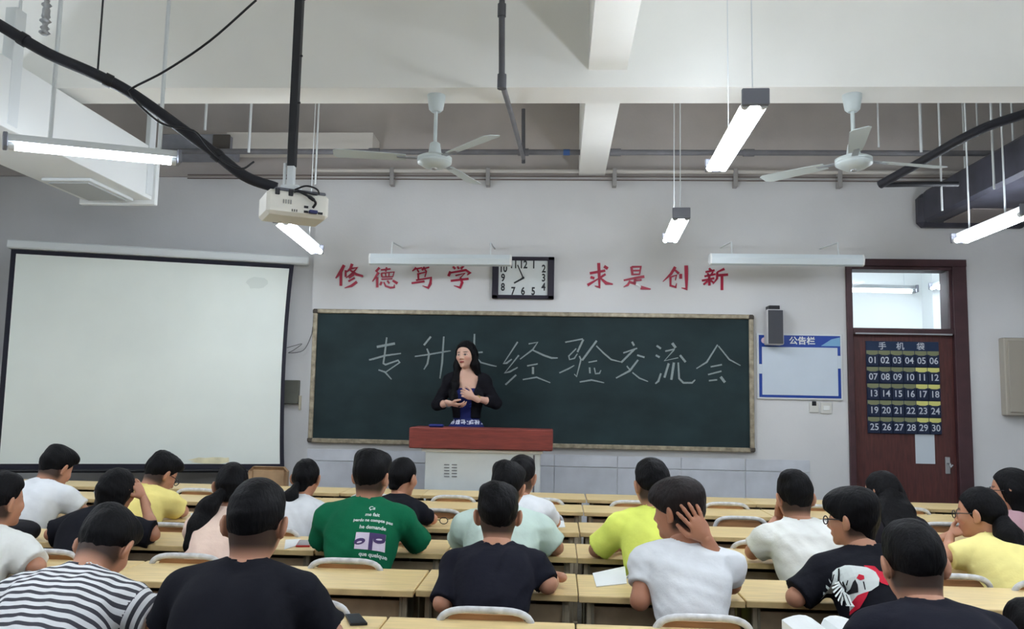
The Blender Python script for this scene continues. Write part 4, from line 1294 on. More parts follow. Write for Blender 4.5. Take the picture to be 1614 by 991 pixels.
def person(px, py, row, label, who, shirt=None, style='short', lean=None, target=None, side=0.0, nod=0.1, turn=0.0, roll=0.0, yaw=0.0, back=0.24, male=True,
           skin=SKIN, girth=1.0, sw=0.185, armL=None, armR=None, sleeve=0.78, loose=0.014, hair_m=None, glasses=False, wrinkle=0.0045, h=0.011,
           tail=None, shirt_m=None, stand=None, lips=(176, 92, 86), deco=None, head=1.0, seed=1, hunch=1.25, collar=0.0, twist=0.0, hem=None):
    sx = 1.0 if male else 0.93
    sw = sw * 0.90
    girth = girth * 0.95
    nearY = ROWS[row][0] if row else None
    L2 = dict(lo=0.0, up=0.0)
    if target is None: target = 0.93 if male else 0.90
    def build_pose(s):
        zf = 0.44 - 0.44 / s
        zd = 0.44 + (DESK_H - 0.44) / s
        H = V3(0, 0, 0.53)
        Rl = ry(side * 0.7) @ rx(-L2['lo'])
        Ru = rz(twist) @ ry(side) @ rx(-L2['up'])
        mid = H + Rl @ V3(0, 0, 0.25)
        C7 = mid + Ru @ V3(0, 0, 0.27)
        Rh = rz(turn) @ rx(-nod) @ ry(roll)
        nk = unit(Ru @ V3(0, 0, 1) + Rh @ V3(0, 0, 1))
        hc = C7 + nk * 0.085 + Rh @ V3(0, 0.022, 0.092)
        return dict(H=H, Rl=Rl, Ru=Ru, mid=mid, C7=C7, Rh=Rh, nk=nk, hc=hc, zd=zd, zf=zf)
    topz = 0.118
    hipY = (nearY - back) if row else stand[0]
    def solve(ln):
        L2['lo'], L2['up'] = ln * 0.75, ln * hunch
        s = 1.0
        for _ in range(6):
            S = build_pose(s)
            top = S['hc'] + V3(0, 0, topz * head)
            Yh = hipY + s * (rz(yaw) @ top)[1]
            T = at(px, py, Yh)
            if stand: return S, target, Yh, T, top
            s = min(1.25, max(0.8, (T.z - 0.44) / (top[2] - 0.44)))
        return build_pose(s), s, Yh, T, top
    if lean is None:
        a_, b_ = 0.05, 1.0
        for _ in range(14):
            lean = (a_ + b_) / 2
            if solve(lean)[1] < target: a_ = lean
            else: b_ = lean
    S, s, Yh, T, top = solve(lean)
    z0 = (T.z - s * top[2]) if stand else 0.44 - 0.44 * s
    tw_ = rz(yaw) @ (S['hc'] + V3(0, 0, topz * head))
    hipX = T.x - s * tw_[0]
    H, Rl, Ru, mid, C7, Rh, hc, zd, zf = (S[k] for k in ('H', 'Rl', 'Ru', 'mid', 'C7', 'Rh', 'hc', 'zd', 'zf'))
    if row: SEATED.append((row, hipX, who))
    ex = s * 1.0
    # world transform of local coordinates: z about the seat, xy about the hip
    def world(V):
        out = V * s
        out[:, 2] = z0 + V[:, 2] * s
        return out
    g = girth * sx
    right, fwd, up = Ru[:, 0], Ru[:, 1], Ru[:, 2]
    sh = {}
    for sg in (-1, 1):
        sh[sg] = C7 - up * (0.055 if male else 0.068) + right * sg * sw * sx + fwd * 0.015
    # ---- arms: (elbow, wrist, hand dir, palm normal, curl)
    def default_arm(sg):
        y_ = max(C7[1] + 0.06, 0.24)
        return dict(E=V3(sg * 0.225, y_, zd + 0.045), W=V3(sg * 0.08, y_ + 0.15, zd + 0.035), d=V3(-sg * 0.75, 0.6, -0.05), n=V3(0, 0, -1), curl=0.3)
    arms = {-1: armL or default_arm(-1), 1: armR or default_arm(1)}
    for sg in (-1, 1):
        A = arms[sg]
        A = {k: (v(S, sg, zd) if callable(v) else v) for k, v in A.items()}
        A.setdefault('curl', 0.3); A.setdefault('n', V3(0, 0, -1)); A.setdefault('d', unit(A['W'] - A['E']))
        arms[sg] = {k: (np.asarray(v, float) if k in 'EWdn' else v) for k, v in A.items()}
    # ---- body
    def torso(f=0.0):
        P = [ell(H + V3(0, -0.005, 0.0), V3(0.165 * g + f, 0.125 * g + f, 0.115 + f), Rl, 0.05),
             cap(H + Rl @ V3(0, 0, 0.06), mid, 0.128 * g + f, 0.125 * g + f, 0.05, Rl[:, 1], 0.80),
             ell(mid + Ru @ V3(0, 0.002, 0.10), V3(0.160 * g + f, 0.112 * g + f, 0.175 + f), Ru, 0.05),
             ell(mid + Ru @ V3(-0.075 * sx, -0.045, 0.14), V3(0.075 + f, 0.058 + f, 0.10 + f), Ru, 0.04),
             ell(mid + Ru @ V3(0.075 * sx, -0.045, 0.14), V3(0.075 + f, 0.058 + f, 0.10 + f), Ru, 0.04)]
        for sg in (-1, 1):
            P.append(cap(C7 - up * 0.05 + right * sg * 0.06, sh[sg], 0.062 * sx + f, 0.056 * sx + f, 0.04))
            P.append(cap(C7 + up * (0.018 if male else 0.0), C7 - up * (0.025 if male else 0.045) + right * sg * 0.13 * sx, 0.042 + f, 0.033 + f, 0.045))
        if not male:
            for sg in (-1, 1):
                P.append(ell(mid + Ru @ V3(sg * 0.07, 0.085, 0.08), V3(0.062 + f, 0.055 + f, 0.062 + f), Ru, 0.03))
        return P
    ra = 0.92 if male else 0.80
    P = torso()
    for sg in (-1, 1):
        A = arms[sg]
        P += [ell(sh[sg], V3(0.056, 0.056, 0.056) * ra, None, 0.03), cap(sh[sg], A['E'], 0.047 * ra, 0.039 * ra, 0.02),
              cap(A['E'], A['E'] + (A['W'] - A['E']) * 0.35, 0.039 * ra, 0.040 * ra, 0.02), cap(A['E'] + (A['W'] - A['E']) * 0.3, A['W'], 0.040 * ra, 0.0265 * ra, 0.02)]
    legs = []
    feet = []
    if stand is None:
        for sg in (-1, 1):
            hp, kn, an = H + V3(sg * 0.085, 0.02, -0.03), V3(sg * 0.12, 0.42, 0.50), V3(sg * 0.12, 0.36, zf + 0.09)
            legs += [cap(hp, kn, 0.086 * g, 0.060, 0.03), cap(kn, an, 0.058, 0.042, 0.03)]
            feet.append([cap(an + V3(0, -0.03, -0.045), an + V3(0, 0.15, -0.055), 0.042, 0.034, 0.02), cap(an, an + V3(0, 0, -0.05), 0.042, 0.042, 0.02)])
    else:
        zf = (stand[1] - z0) / s
        for sg in (-1, 1):
            hp, kn, an = H + V3(sg * 0.085, 0.0, -0.05), V3(sg * 0.09, 0.02, (H[2] + zf) / 2), V3(sg * 0.09, 0.0, zf + 0.10)
            legs += [cap(hp, kn, 0.082, 0.052, 0.03), cap(kn, an, 0.050, 0.034, 0.03)]
            feet.append([cap(an + V3(0, -0.03, -0.055), an + V3(0, 0.13, -0.07), 0.034, 0.028, 0.02), cap(an, an + V3(0, 0, -0.06), 0.036, 0.038, 0.02)])
    nb0 = Rh @ V3(0, -0.022, -0.055) + hc
    neck = cap(C7 - up * 0.03 + fwd * 0.005, nb0, 0.054 if male else 0.044, 0.047 if male else 0.037, 0.04)
    parts = [blend(P + legs + [neck], h)]
    ncols = [len(parts[0][0])]
    C = np.ones((ncols[0], 4)); C[:, :3] = lin(skin)[:3]
    cols = [C]
    # head, in head space
    inv = Rh.T
    hl = lambda p: inv @ (np.asarray(p) - hc)
    fh = 1.0
    HP = [ell((0, 0, 0), (0.0745, 0.094, 0.099), None, 0.02), ell((0, 0.030, -0.052), (0.059 if male else 0.055, 0.066, 0.073), None, 0.03),
          ell((0, 0.078, -0.108), (0.020, 0.017, 0.016), None, 0.03), cap((0, 0.090, -0.004), (0, 0.108, -0.042), 0.008, 0.0115, 0.014),
          ell((-0.012, 0.098, -0.047), (0.009, 0.010, 0.008), None, 0.008), ell((0.012, 0.098, -0.047), (0.009, 0.010, 0.008), None, 0.008),
          ell((0, 0.091, -0.0745), (0.021, 0.012, 0.010), None, 0.01),
          ell((-0.04, 0.062, -0.035), (0.022, 0.022, 0.02), None, 0.02), ell((0.04, 0.062, -0.035), (0.022, 0.022, 0.02), None, 0.02),
          cap(hl(C7 + nk_(S) * 0.015), hl(nb0), 0.055 if male else 0.045, 0.052 if male else 0.042, 0.04)]
    for sg in (-1, 1):
        HP.append(ell((sg * 0.088, -0.008, -0.020), (0.0095, 0.021, 0.034), rz(sg * 0.55) @ ry(sg * 0.15), 0.008))
        HP.append(ell((sg * 0.080, 0.002, -0.045), (0.008, 0.010, 0.011), None, 0.006))
    hv, hq = blend(HP, 0.0058 if row else 0.0042)
    cols.append(face_colour(hv, skin, lips, seed, male))
    parts.append(((hv * head) @ Rh.T + hc, hq))
    for sg in (-1, 1):
        A = arms[sg]
        if A.get('hide'): continue
        v, q = blend(hand_prims(A['W'], A['d'], A['n'], sg, A['curl'], A.get('spread', 0.12), 1.0 if male else 0.92), 0.0042)
        parts.append((v, q))
        C = np.ones((len(v), 4)); C[:, :3] = lin(skin)[:3]; cols.append(C)
    V, Q = join(parts)
    me = np_mesh('person', world(V), Q, m_skin, np.concatenate(cols))
    o = bpy.data.objects.new('person', me)
    o.location = (hipX, hipY, 0)
    o.rotation_euler = (0, 0, yaw)
    link(o)
    tag(o, label, 'person')
    def child(name, V, Q, m, **kw):
        c = bpy.data.objects.new(name, np_mesh(name, world(V), Q, m, **kw))
        return link(c, o)
    # ---- hair
    hp, cuts = hair_parts(style, male, seed)
    wv = wave(seed + 40, 0.0022)
    nz = lambda x, y, z: wv(x * 2.2, y * 2.2, z * 1.4) * 1.3
    hv, hq = blend(hp, 0.0062 if row else 0.0052, disp=nz, cuts=cuts)
    hair = child('hair', (hv * head) @ Rh.T + hc, hq, hair_m or m_hair)
    if tail:
        tp = tail(S)
        v, q = blend(tp, 0.0075, disp=lambda x, y, z: wave(seed + 9, 0.003)(x * 2.0, y * 2.0, z * 0.6))
        child('ponytail' if 'ponytail' in style else 'long_hair', v, q, hair_m or m_hair)
    if glasses:
        gm = MB()
        for sg in (-1, 1):
            ringp = [Vector(world((Rh @ (np.array([sg * 0.033 + 0.023 * math.cos(a), 0.108, -0.014 + 0.018 * math.sin(a)]) * head) + hc)[None, :])[0]) for a in np.linspace(0, 2 * math.pi, 17)]
            gm.tube(ringp, 0.0025, 6, False)
            gm.tube([Vector(world((Rh @ (V3(sg * 0.056, 0.106, -0.008) * head) + hc)[None, :])[0]), Vector(world((Rh @ (V3(sg * 0.083, 0.06, -0.006) * head) + hc)[None, :])[0]), Vector(world((Rh @ (V3(sg * 0.086, 0.0, -0.008) * head) + hc)[None, :])[0])], 0.0025, 6)
        gm.tube([Vector(world((Rh @ (V3(-0.011, 0.112, -0.012) * head) + hc)[None, :])[0]), Vector(world((Rh @ (V3(0.011, 0.112, -0.012) * head) + hc)[None, :])[0])], 0.0025, 6)
        gm.build('glasses', m_lens, o)
    # ---- shirt
    f = loose
    SP_ = torso(f)
    if hem: SP_ += hem(S, f)
    sl = []
    for sg in (-1, 1):
        A = arms[sg]
        if sleeve <= 1.0:
            e = sh[sg] + (A['E'] - sh[sg]) * sleeve
            dn = unit(A['E'] - sh[sg])
            pr = cap(sh[sg], sh[sg] + (A['E'] - sh[sg]) * (sleeve + 0.12), 0.050 * ra + f, 0.048 * ra + f * 1.4, 0.03, clip=[(e, dn)])
            sl.append((sg, [ell(sh[sg], V3(0.056, 0.056, 0.056) * ra + f, None, 0.03), pr]))
        else:
            w = A['E'] + (A['W'] - A['E']) * (sleeve - 1.0)
            dn = unit(A['W'] - A['E'])
            sl.append((sg, [ell(sh[sg], V3(0.056, 0.056, 0.056) * ra + f, None, 0.03), cap(sh[sg], A['E'], 0.050 * ra + f, 0.045 * ra + f, 0.03),
                            cap(A['E'], A['E'] + (A['W'] - A['E']) * (sleeve - 0.95), 0.045 * ra + f, 0.040 * ra + f, 0.02, clip=[(w, dn)])]))
    for _, pr in sl: SP_ += pr
    hole = cap(C7 - up * 0.035 + fwd * 0.085, hc + fwd * 0.02, (0.067 if male else 0.06) - collar, 0.072 if male else 0.06, 0)
    hole2 = cap(C7 + nk_(S) * 0.040, hc, (0.061 if male else 0.052) - collar, 0.07, 0)
    cuts = [lambda x, y, z: -prim_eval(hole2, x, y, z), lambda x, y, z: -prim_eval(hole, x, y, z)]
    if deco: cuts += deco(S, 'cut')
    v, q = blend(SP_, h * 0.92, disp=wave(seed, wrinkle), cuts=cuts)
    along = None
    if shirt == 'stripes':
        al = ((v - mid) @ up)[q]
        for sg, pr in sl:
            dn = unit(arms[sg]['E'] - sh[sg])
            ds = prim_eval(pr[1], v[:, 0], v[:, 1], v[:, 2])
            tt = (v - sh[sg]) @ dn
            msk = ((ds < 0.012) & (tt > 0.035))[q].mean(1) > 0.5
            al[msk] = tt[q][msk]
        along = al
    so = child('shirt', v, q, shirt_m, along=along)
    # ---- trousers and shoes
    if stand is None:
        LP = [dict(p, ra=p['ra'] + 0.012, rb=p['rb'] + 0.014) for p in legs] + [ell(H + V3(0, 0.0, -0.025), V3(0.168 * g, 0.128 * g, 0.09), Rl, 0.04)]
        v, q = blend(LP, 0.014, disp=wave(seed + 5, 0.003), cuts=[lambda x, y, z: (zf + 0.06) - z + 0 * x + 0 * y])
        child('trousers', v, q, m_trousers)
    for fp in feet:
        v, q = blend(fp, 0.011, cuts=[lambda x, y, z: (zf + 0.004) - z + 0 * x + 0 * y])
        child('shoe', v, q, m_shoe)
    o['pose_scale'] = round(s, 3)
    print('PERSON %-14s lean=%.2f s=%.3f hip=(%.2f,%.2f) headY=%.2f tris=%d' % (who, lean, s, hipX, hipY, Yh, 2 * len(Q)))
    return o, so, S, world


def nk_(S): return S['nk']


def decal(so, world_pt_fn, tri_mesh, name, m, origin, right, up, normal, off=0.003):
    """lay a flat mesh (x,y) onto the shirt surface by projecting along -normal"""
    vs_ = [v.co.copy() for v in so.data.vertices]
    fs_ = [tuple(p.vertices) for p in so.data.polygons]
    bvh = BVHTree.FromPolygons(vs_, fs_)
    V, F = tri_mesh
    out = []
    for x_, y_ in V:
        p = origin + right * x_ + up * y_ + normal * 0.3
        loc, nn, i, d = bvh.ray_cast(p, -normal, 0.8)
        if loc is None: loc = origin + right * x_ + up * y_
        out.append(loc + normal * off)
    mb_ = MB(); mb_.raw(out, F)
    me = bpy.data.meshes.new(name); me.from_pydata([tuple(v) for v in out], [], [tuple(f) for f in F])
    me.materials.append(m)
    return link(bpy.data.objects.new(name, me), so)


def grid_poly(poly, step):
    """triangulated flat polygon refined so it can follow cloth"""
    bm = bmesh.new()
    f = bm.faces.new([bm.verts.new((x_, y_, 0)) for x_, y_ in poly])
    x0, x1 = min(p[0] for p in poly), max(p[0] for p in poly)
    y0, y1 = min(p[1] for p in poly), max(p[1] for p in poly)
    for ax, a, b in ((0, x0, x1), (1, y0, y1)):
        n = int((b - a) / step)
        for k in range(1, n + 1):
            t = a + (b - a) * k / (n + 1)
            co = (t, 0, 0) if ax == 0 else (0, t, 0)
            no = (1, 0, 0) if ax == 0 else (0, 1, 0)
            bmesh.ops.bisect_plane(bm, geom=list(bm.verts) + list(bm.edges) + list(bm.faces), plane_co=co, plane_no=no)
    bmesh.ops.triangulate(bm, faces=bm.faces)
    bm.verts.index_update()
    V = [(v.co.x, v.co.y) for v in bm.verts]; F = [tuple(v.index for v in f_.verts) for f_ in bm.faces]
    bm.free()
    return V, F


def text_flat(body, size, bold=0.0):
    me = text_mesh(body, size, m_white, 'lettering', 0, bold)
    V = [(v.co.x, v.co.y) for v in me.vertices]; F = [tuple(p.vertices) for p in me.polygons]
    bpy.data.meshes.remove(me)
    return V, F

# ------------------------------------------------------------------ students
c_white = cloth('white', (222, 226, 230)); c_offwhite = cloth('off_white', (226, 228, 224)); c_black = cloth('black', (22, 23, 30)); c_navyblack = cloth('navy_black', (25, 26, 36))
c_yellow = cloth('yellow', (238, 222, 138)); c_paleyellow = cloth('pale_yellow', (240, 228, 150)); c_lime = cloth('lime', (232, 243, 116)); c_green = cloth('green', (14, 98, 66))
c_mint = cloth('mint', (196, 216, 208)); c_peach = cloth('peach', (250, 222, 206)); c_mauve = cloth('mauve', (170, 136, 144)); c_dark = cloth('charcoal', (34, 32, 38))
c_stripe = stripe_mat('striped_cloth', (228, 230, 232), (62, 62, 70), 0.027, 0.46)


def tail_to(*pts, r=(0.03, 0.04, 0.035, 0.012), flat=None):
    """ponytail through offsets from the skull centre (body axes)"""
    def f(S):
        a = [S['hc'] + S['Rh'] @ V3(*pts[0])] + [S['hc'] + V3(*p) for p in pts[1:]]
        return [cap(a[i], a[i + 1], r[i], r[i + 1], 0.03) for i in range(len(a) - 1)]
    return f


def back_hair(width, length, r=0.05):
    def f(S):
        P = []
        for sg in (-1, 0, 1):
            a = S['hc'] + S['Rh'] @ V3(sg * width * 0.6, -0.065, -0.03)
            m_ = S['C7'] + S['Ru'] @ V3(sg * width * 0.85, -0.085, -0.03)
            e = S['C7'] + S['Ru'] @ V3(sg * width, -0.115, -length + 0.03 * abs(sg))
            P += [cap(a, m_, r, r * 0.9, 0.05), cap(m_, e, r * 0.9, r * 0.45, 0.05)]
        return P
    return f


def head_arm(off, E, d, n, curl=0.35, spread=0.3):
    return dict(E=lambda S, sg, zd: V3(E[0], E[1], zd + E[2]), W=lambda S, sg, zd: S['hc'] + V3(*off), d=V3(*d), n=V3(*n), curl=curl, spread=spread)


def desk_arm(E, W, d=None, curl=0.35):
    r_ = dict(E=lambda S, sg, zd: V3(E[0] * 0.82, E[1], zd + E[2] - 0.006), W=lambda S, sg, zd: V3(W[0], W[1], zd + W[2]), curl=curl)
    if d: r_['d'] = V3(*d)
    return r_


NEAR = 0.0092
# nearest row
person(172, 800, 'A', 'student in striped grey and white T-shirt with head bowed', 'striped student', 'stripes', 'short', nod=0.75, side=0.02, roll=0.05, shirt_m=c_stripe, girth=1.08, sw=0.195, loose=0.018, sleeve=0.86, seed=3, h=NEAR, target=0.97, wrinkle=0.0065,
       armL=desk_arm((-0.34, 0.30, 0.06), (-0.16, 0.48, 0.035)), armR=desk_arm((0.36, 0.30, 0.06), (0.24, 0.52, 0.035)))
person(407, 755, 'A', 'student in plain black T-shirt with cropped hair and big ears', 'cropped-haired black T-shirt student', None, 'crop', nod=0.15, shirt_m=c_black, girth=1.1, sw=0.2, loose=0.018, sleeve=0.9, seed=4, h=NEAR, target=0.96, head=1.08,
       armL=desk_arm((-0.31, 0.24, 0.05), (-0.12, 0.42, 0.035)), armR=desk_arm((0.33, 0.26, 0.05), (0.18, 0.44, 0.035)))
person(1437, 819, 'A', 'student in black T-shirt beside the open white book', 'black T-shirt student with the open book', None, 'crop', nod=0.2, turn=0.05, shirt_m=c_navyblack, girth=1.08, sw=0.195, loose=0.016, sleeve=0.85, seed=5, h=NEAR, target=0.97, head=1.08,
       armL=desk_arm((-0.30, 0.28, 0.05), (-0.14, 0.44, 0.035)))
person(1628, 950, 'A', 'dark-haired student resting low over the last-row desk', 'student resting over the desk', None, 'short', lean=0.95, nod=0.9, shirt_m=c_dark, seed=6)
# fifth row
person(4, 744, 'B', 'student in white T-shirt seated beneath the projection screen edge', 'white T-shirt student by the screen edge', None, 'crop', nod=0.05, turn=-0.35, shirt_m=c_offwhite, girth=1.05, sw=0.195, seed=7, h=NEAR, sleeve=0.9, loose=0.02,
       armR=desk_arm((0.34, 0.26, 0.05), (0.16, 0.42, 0.035)))
person(786, 762, 'B', 'student in black polo shirt seated in line with the podium', 'black polo shirt student', None, 'short', nod=0.12, turn=0.05, shirt_m=c_navyblack, seed=8, h=NEAR, sleeve=0.98, loose=0.012, head=1.06, wrinkle=0.0065,
       armL=desk_arm((-0.25, 0.16, -0.02), (-0.14, 0.36, 0.035)), armR=desk_arm((0.27, 0.24, 0.05), (0.24, 0.44, 0.04), (-0.7, 0.6, 0)))
person(1068, 756, 'B', 'student in white T-shirt cradling the back of his head', 'white T-shirt student holding his head', None, 'fluffy', nod=0.12, turn=0.95, shirt_m=c_white, seed=9, h=NEAR, sleeve=0.62, loose=0.012, hair_m=m_hair_brown, sw=0.19, girth=0.98, head=1.0, wrinkle=0.0065, side=0.03, skin=(172, 120, 94),
       armL=desk_arm((-0.235, 0.14, 0.02), (-0.12, 0.38, 0.035)),
       armR=head_arm((0.098, -0.122, -0.104), (0.20, 0.28, 0.06), (-0.52, -0.02, 0.82), (-0.3, 0.9, 0.1), 0.10, 0.32))
pB, sB, SB, wB = person(1342, 771, 'B', 'student in black T-shirt with white and red beast print', 'printed black T-shirt student', None, 'fluffy', nod=0.1, turn=0.85, twist=0.12, shirt_m=c_black, seed=10, h=NEAR, sleeve=0.92, loose=0.02, glasses=True, girth=1.05, sw=0.2, head=0.95,
       armL=desk_arm((-0.40, 0.20, 0.04), (-0.2, 0.40, 0.035)))
# fourth row
person(188, 737, 'C', 'girl in black top propping her head with a raised arm', 'girl in black top', None, 'bob', male=False, nod=0.25, turn=-0.3, shirt_m=c_black, seed=11, sleeve=0.98, loose=0.03, sw=0.19,
       armL=desk_arm((-0.32, 0.26, 0.05), (-0.1, 0.42, 0.035)),
       armR=head_arm((0.125, 0.05, -0.05), (0.30, 0.30, 0.05), (-0.35, -0.25, 0.8), (-0.9, 0.1, 0.0), 0.3))
person(368, 727, 'C', 'girl in peach T-shirt with a black ponytail', 'girl in peach T-shirt', None, 'ponytail', male=False, nod=0.15, turn=0.12, shirt_m=c_peach, seed=12, head=1.05, sw=0.175,
       tail=tail_to((-0.02, -0.10, -0.05), (-0.06, -0.17, -0.11), (-0.085, -0.20, -0.20), (-0.10, -0.24, -0.30), r=(0.03, 0.052, 0.06, 0.05)))
pG, sG, SG, wG = person(587, 710, 'C', 'student in green T-shirt with printed eyes on the back', 'green T-shirt student', None, 'short', nod=0.12, turn=-0.3, shirt_m=c_green, seed=13, girth=1.1, sw=0.205, loose=0.022, sleeve=0.98, head=1.05, hem=None,
       armL=desk_arm((-0.30, 0.24, 0.05), (-0.12, 0.38, 0.035)), armR=desk_arm((0.33, 0.30, 0.05), (0.20, 0.44, 0.035)))
person(801, 729, 'C', 'student in pale mint shirt behind the black polo shirt', 'mint shirt student', None, 'short', nod=0.3, turn=-0.25, shirt_m=c_mint, seed=14, girth=1.08, sw=0.2, loose=0.024, sleeve=0.95, target=0.96,
       armR=desk_arm((0.33, 0.28, 0.05), (0.2, 0.42, 0.035)))
person(1028, 722, 'C', 'student in lime yellow T-shirt', 'lime T-shirt student', None, 'crop', nod=0.12, turn=0.3, shirt_m=c_lime, seed=15, girth=1.03, sw=0.195, loose=0.022, sleeve=0.9, head=1.05,
       armL=desk_arm((-0.36, 0.27, 0.05), (-0.18, 0.40, 0.035)), armR=desk_arm((0.30, 0.27, 0.05), (0.12, 0.40, 0.035)))
person(1252, 743, 'C', 'student in white T-shirt holding both hands to his face', 'white T-shirt student with hands to face', None, 'short', nod=0.15, turn=0.12, shirt_m=c_offwhite, seed=16, girth=1.0, sw=0.19, loose=0.02, sleeve=0.88, head=1.05, wrinkle=0.0065,
       armL=head_arm((-0.06, 0.10, -0.13), (-0.24, 0.30, 0.05), (0.2, 0.2, 0.9), (0.6, -0.5, 0.2), 0.6),
       armR=head_arm((0.05, 0.10, -0.13), (0.22, 0.30, 0.05), (-0.2, 0.2, 0.9), (-0.6, -0.5, 0.2), 0.6))
person(1543, 765, 'C', 'girl in pale yellow T-shirt with thick wavy ponytail', 'girl in pale yellow T-shirt', None, 'ponytail', male=False, nod=0.1, turn=0.85, shirt_m=c_paleyellow, seed=17, girth=1.1, sw=0.19, loose=0.02, glasses=True, head=1.12, hair_m=m_hair,
       tail=tail_to((-0.01, -0.09, -0.04), (0.07, -0.14, -0.11), (0.095, -0.20, -0.22), (0.06, -0.25, -0.35), r=(0.045, 0.065, 0.06, 0.012)),
       armL=head_arm((-0.125, 0.07, -0.14), (-0.25, 0.30, 0.06), (0.75, -0.1, 0.35), (0.2, -0.3, 0.9), 0.8))
# third row
person(92, 704, 'D', 'student in white T-shirt silhouetted against the lower edge of the screen', 'white T-shirt student before the screen', None, 'short', nod=0.5, turn=-0.35, shirt_m=c_white, seed=18, girth=1.05, sw=0.2, loose=0.022, sleeve=0.92, head=1.08,
       armR=desk_arm((0.34, 0.30, 0.05), (0.16, 0.44, 0.035)))
person(257, 714, 'D', 'student in yellow T-shirt with glasses', 'yellow T-shirt student', None, 'short', nod=0.55, turn=-0.6, shirt_m=c_yellow, seed=19, girth=1.02, sw=0.19, loose=0.02, glasses=True, head=1.06)
person(484, 721, 'D', 'girl in white T-shirt with a straight black ponytail', 'girl in white T-shirt', None, 'ponytail', male=False, nod=0.12, turn=-0.1, shirt_m=c_white, seed=20, head=1.05, sw=0.175, side=0.06,
       tail=tail_to((-0.01, -0.10, -0.05), (-0.05, -0.16, -0.12), (-0.075, -0.22, -0.23), (-0.08, -0.28, -0.35), r=(0.025, 0.045, 0.05, 0.04)))
person(636, 719, 'D', 'girl in black T-shirt half hidden by the green T-shirt', 'girl in black T-shirt', None, 'ponytail', male=False, nod=0.15, turn=-0.5, shirt_m=c_black, seed=21, head=1.05, sw=0.17)
person(822, 717, 'D', 'student in white shirt half hidden behind the mint shirt', 'white shirt student', None, 'crop', nod=0.1, turn=-0.3, shirt_m=c_white, seed=22, head=1.08, sw=0.18)
person(1388, 741, 'D', 'girl with long loose black hair sitting before the door', 'long-haired girl', None, 'long', male=False, nod=0.1, turn=0.7, shirt_m=c_dark, seed=23, head=1.05, sleeve=1.3, tail=back_hair(0.075, 0.30, 0.06))
person(1592, 736, 'D', 'girl in mauve T-shirt wearing glasses', 'girl in mauve T-shirt', None, 'bob', male=False, nod=0.05, turn=0.95, shirt_m=c_mauve, seed=24, head=1.12, glasses=True, girth=1.05)

# ------------------------------------------------------------------ prints on the shirts
m_print_white = mat('shirt_ink_white', (214, 222, 220), 0.8); m_print_purple = mat('shirt_ink_purple', (72, 56, 104), 0.8); m_print_red = mat('shirt_ink_red', (196, 22, 52), 0.8); m_print_black = mat('shirt_ink_black', (16, 16, 20), 0.8); m_print_lilac = mat('shirt_ink_lilac', (216, 206, 226), 0.8)


def back_frame(S, w, px, py, so, po):
    """frame on the back of a shirt, origin under a pixel"""
    Ru = Matrix([list(r) for r in S['Ru']])
    right, fwd, up = Ru.col[0], Ru.col[1], Ru.col[2]
    M_ = Matrix.Translation(po.location) @ Matrix.Rotation(po.rotation_euler.z, 4, 'Z')
    vs_ = [v.co.copy() for v in so.data.vertices]; fs_ = [tuple(p.vertices) for p in so.data.polygons]
    bvh = BVHTree.FromPolygons(vs_, fs_)
    inv = M_.inverted()
    o_ = inv @ CAM; d_ = (inv.to_3x3() @ ray(px, py)).normalized()
    loc, nn, i, dist = bvh.ray_cast(o_, d_, 20)
    return loc, Vector(right), Vector(up), -Vector(fwd)


loc, right, up, nor = back_frame(SG, wG, 586, 847, sG, pG)
ppm = 385.0
for body, size, py in (('Ça', 0.028, 801), ('me fait', 0.024, 811), ('perdu ne compte pas', 0.0205, 820), ('he demande', 0.024, 831), ('que quelque', 0.024, 875)):
    lo_, r_, u_, n_ = back_frame(SG, wG, 587, py, sG, pG)
    decal(sG, None, text_flat(body, size, 0.0006), 'lettering', m_print_white, lo_, right, up, nor)


def rect(x0, y0, x1, y1): return [(x0, y0), (x1, y0), (x1, y1), (x0, y1)]
def oval(cx, cy, a, b, n=14, rot=0.0):
    return [(cx + a * math.cos(t) * math.cos(rot) - b * math.sin(t) * math.sin(rot), cy + a * math.cos(t) * math.sin(rot) + b * math.sin(t) * math.cos(rot)) for t in [2 * math.pi * k / n for k in range(n)]]


loc, _, _, _ = back_frame(SG, wG, 583, 853, sG, pG)
hwp, hhp = 25.5 / ppm, 14.5 / ppm
decal(sG, None, grid_poly(rect(-hwp, -hhp, hwp, hhp), 0.012), 'eye_print', m_print_lilac, loc, right, up, nor, 0.003)
for poly in (oval(-hwp * 0.68, -0.004, 0.026, 0.014, 14, 0.3), rect(-hwp * 0.06, -hhp, hwp * 0.2, hhp), oval(hwp * 0.6, hhp * 0.25, 0.026, 0.016, 14, 0.1), rect(hwp * 0.15, hhp * 0.3, hwp, hhp)):
    decal(sG, None, grid_poly(poly, 0.012), 'eye_print', m_print_purple, loc, right, up, nor, 0.0045)
for poly in (oval(-hwp * 0.68, -0.008, 0.012, 0.004, 10, 0.3), oval(hwp * 0.6, hhp * 0.3, 0.014, 0.004, 10, 0.1)):
    decal(sG, None, grid_poly(poly, 0.012), 'eye_print', m_print_lilac, loc, right, up, nor, 0.006)

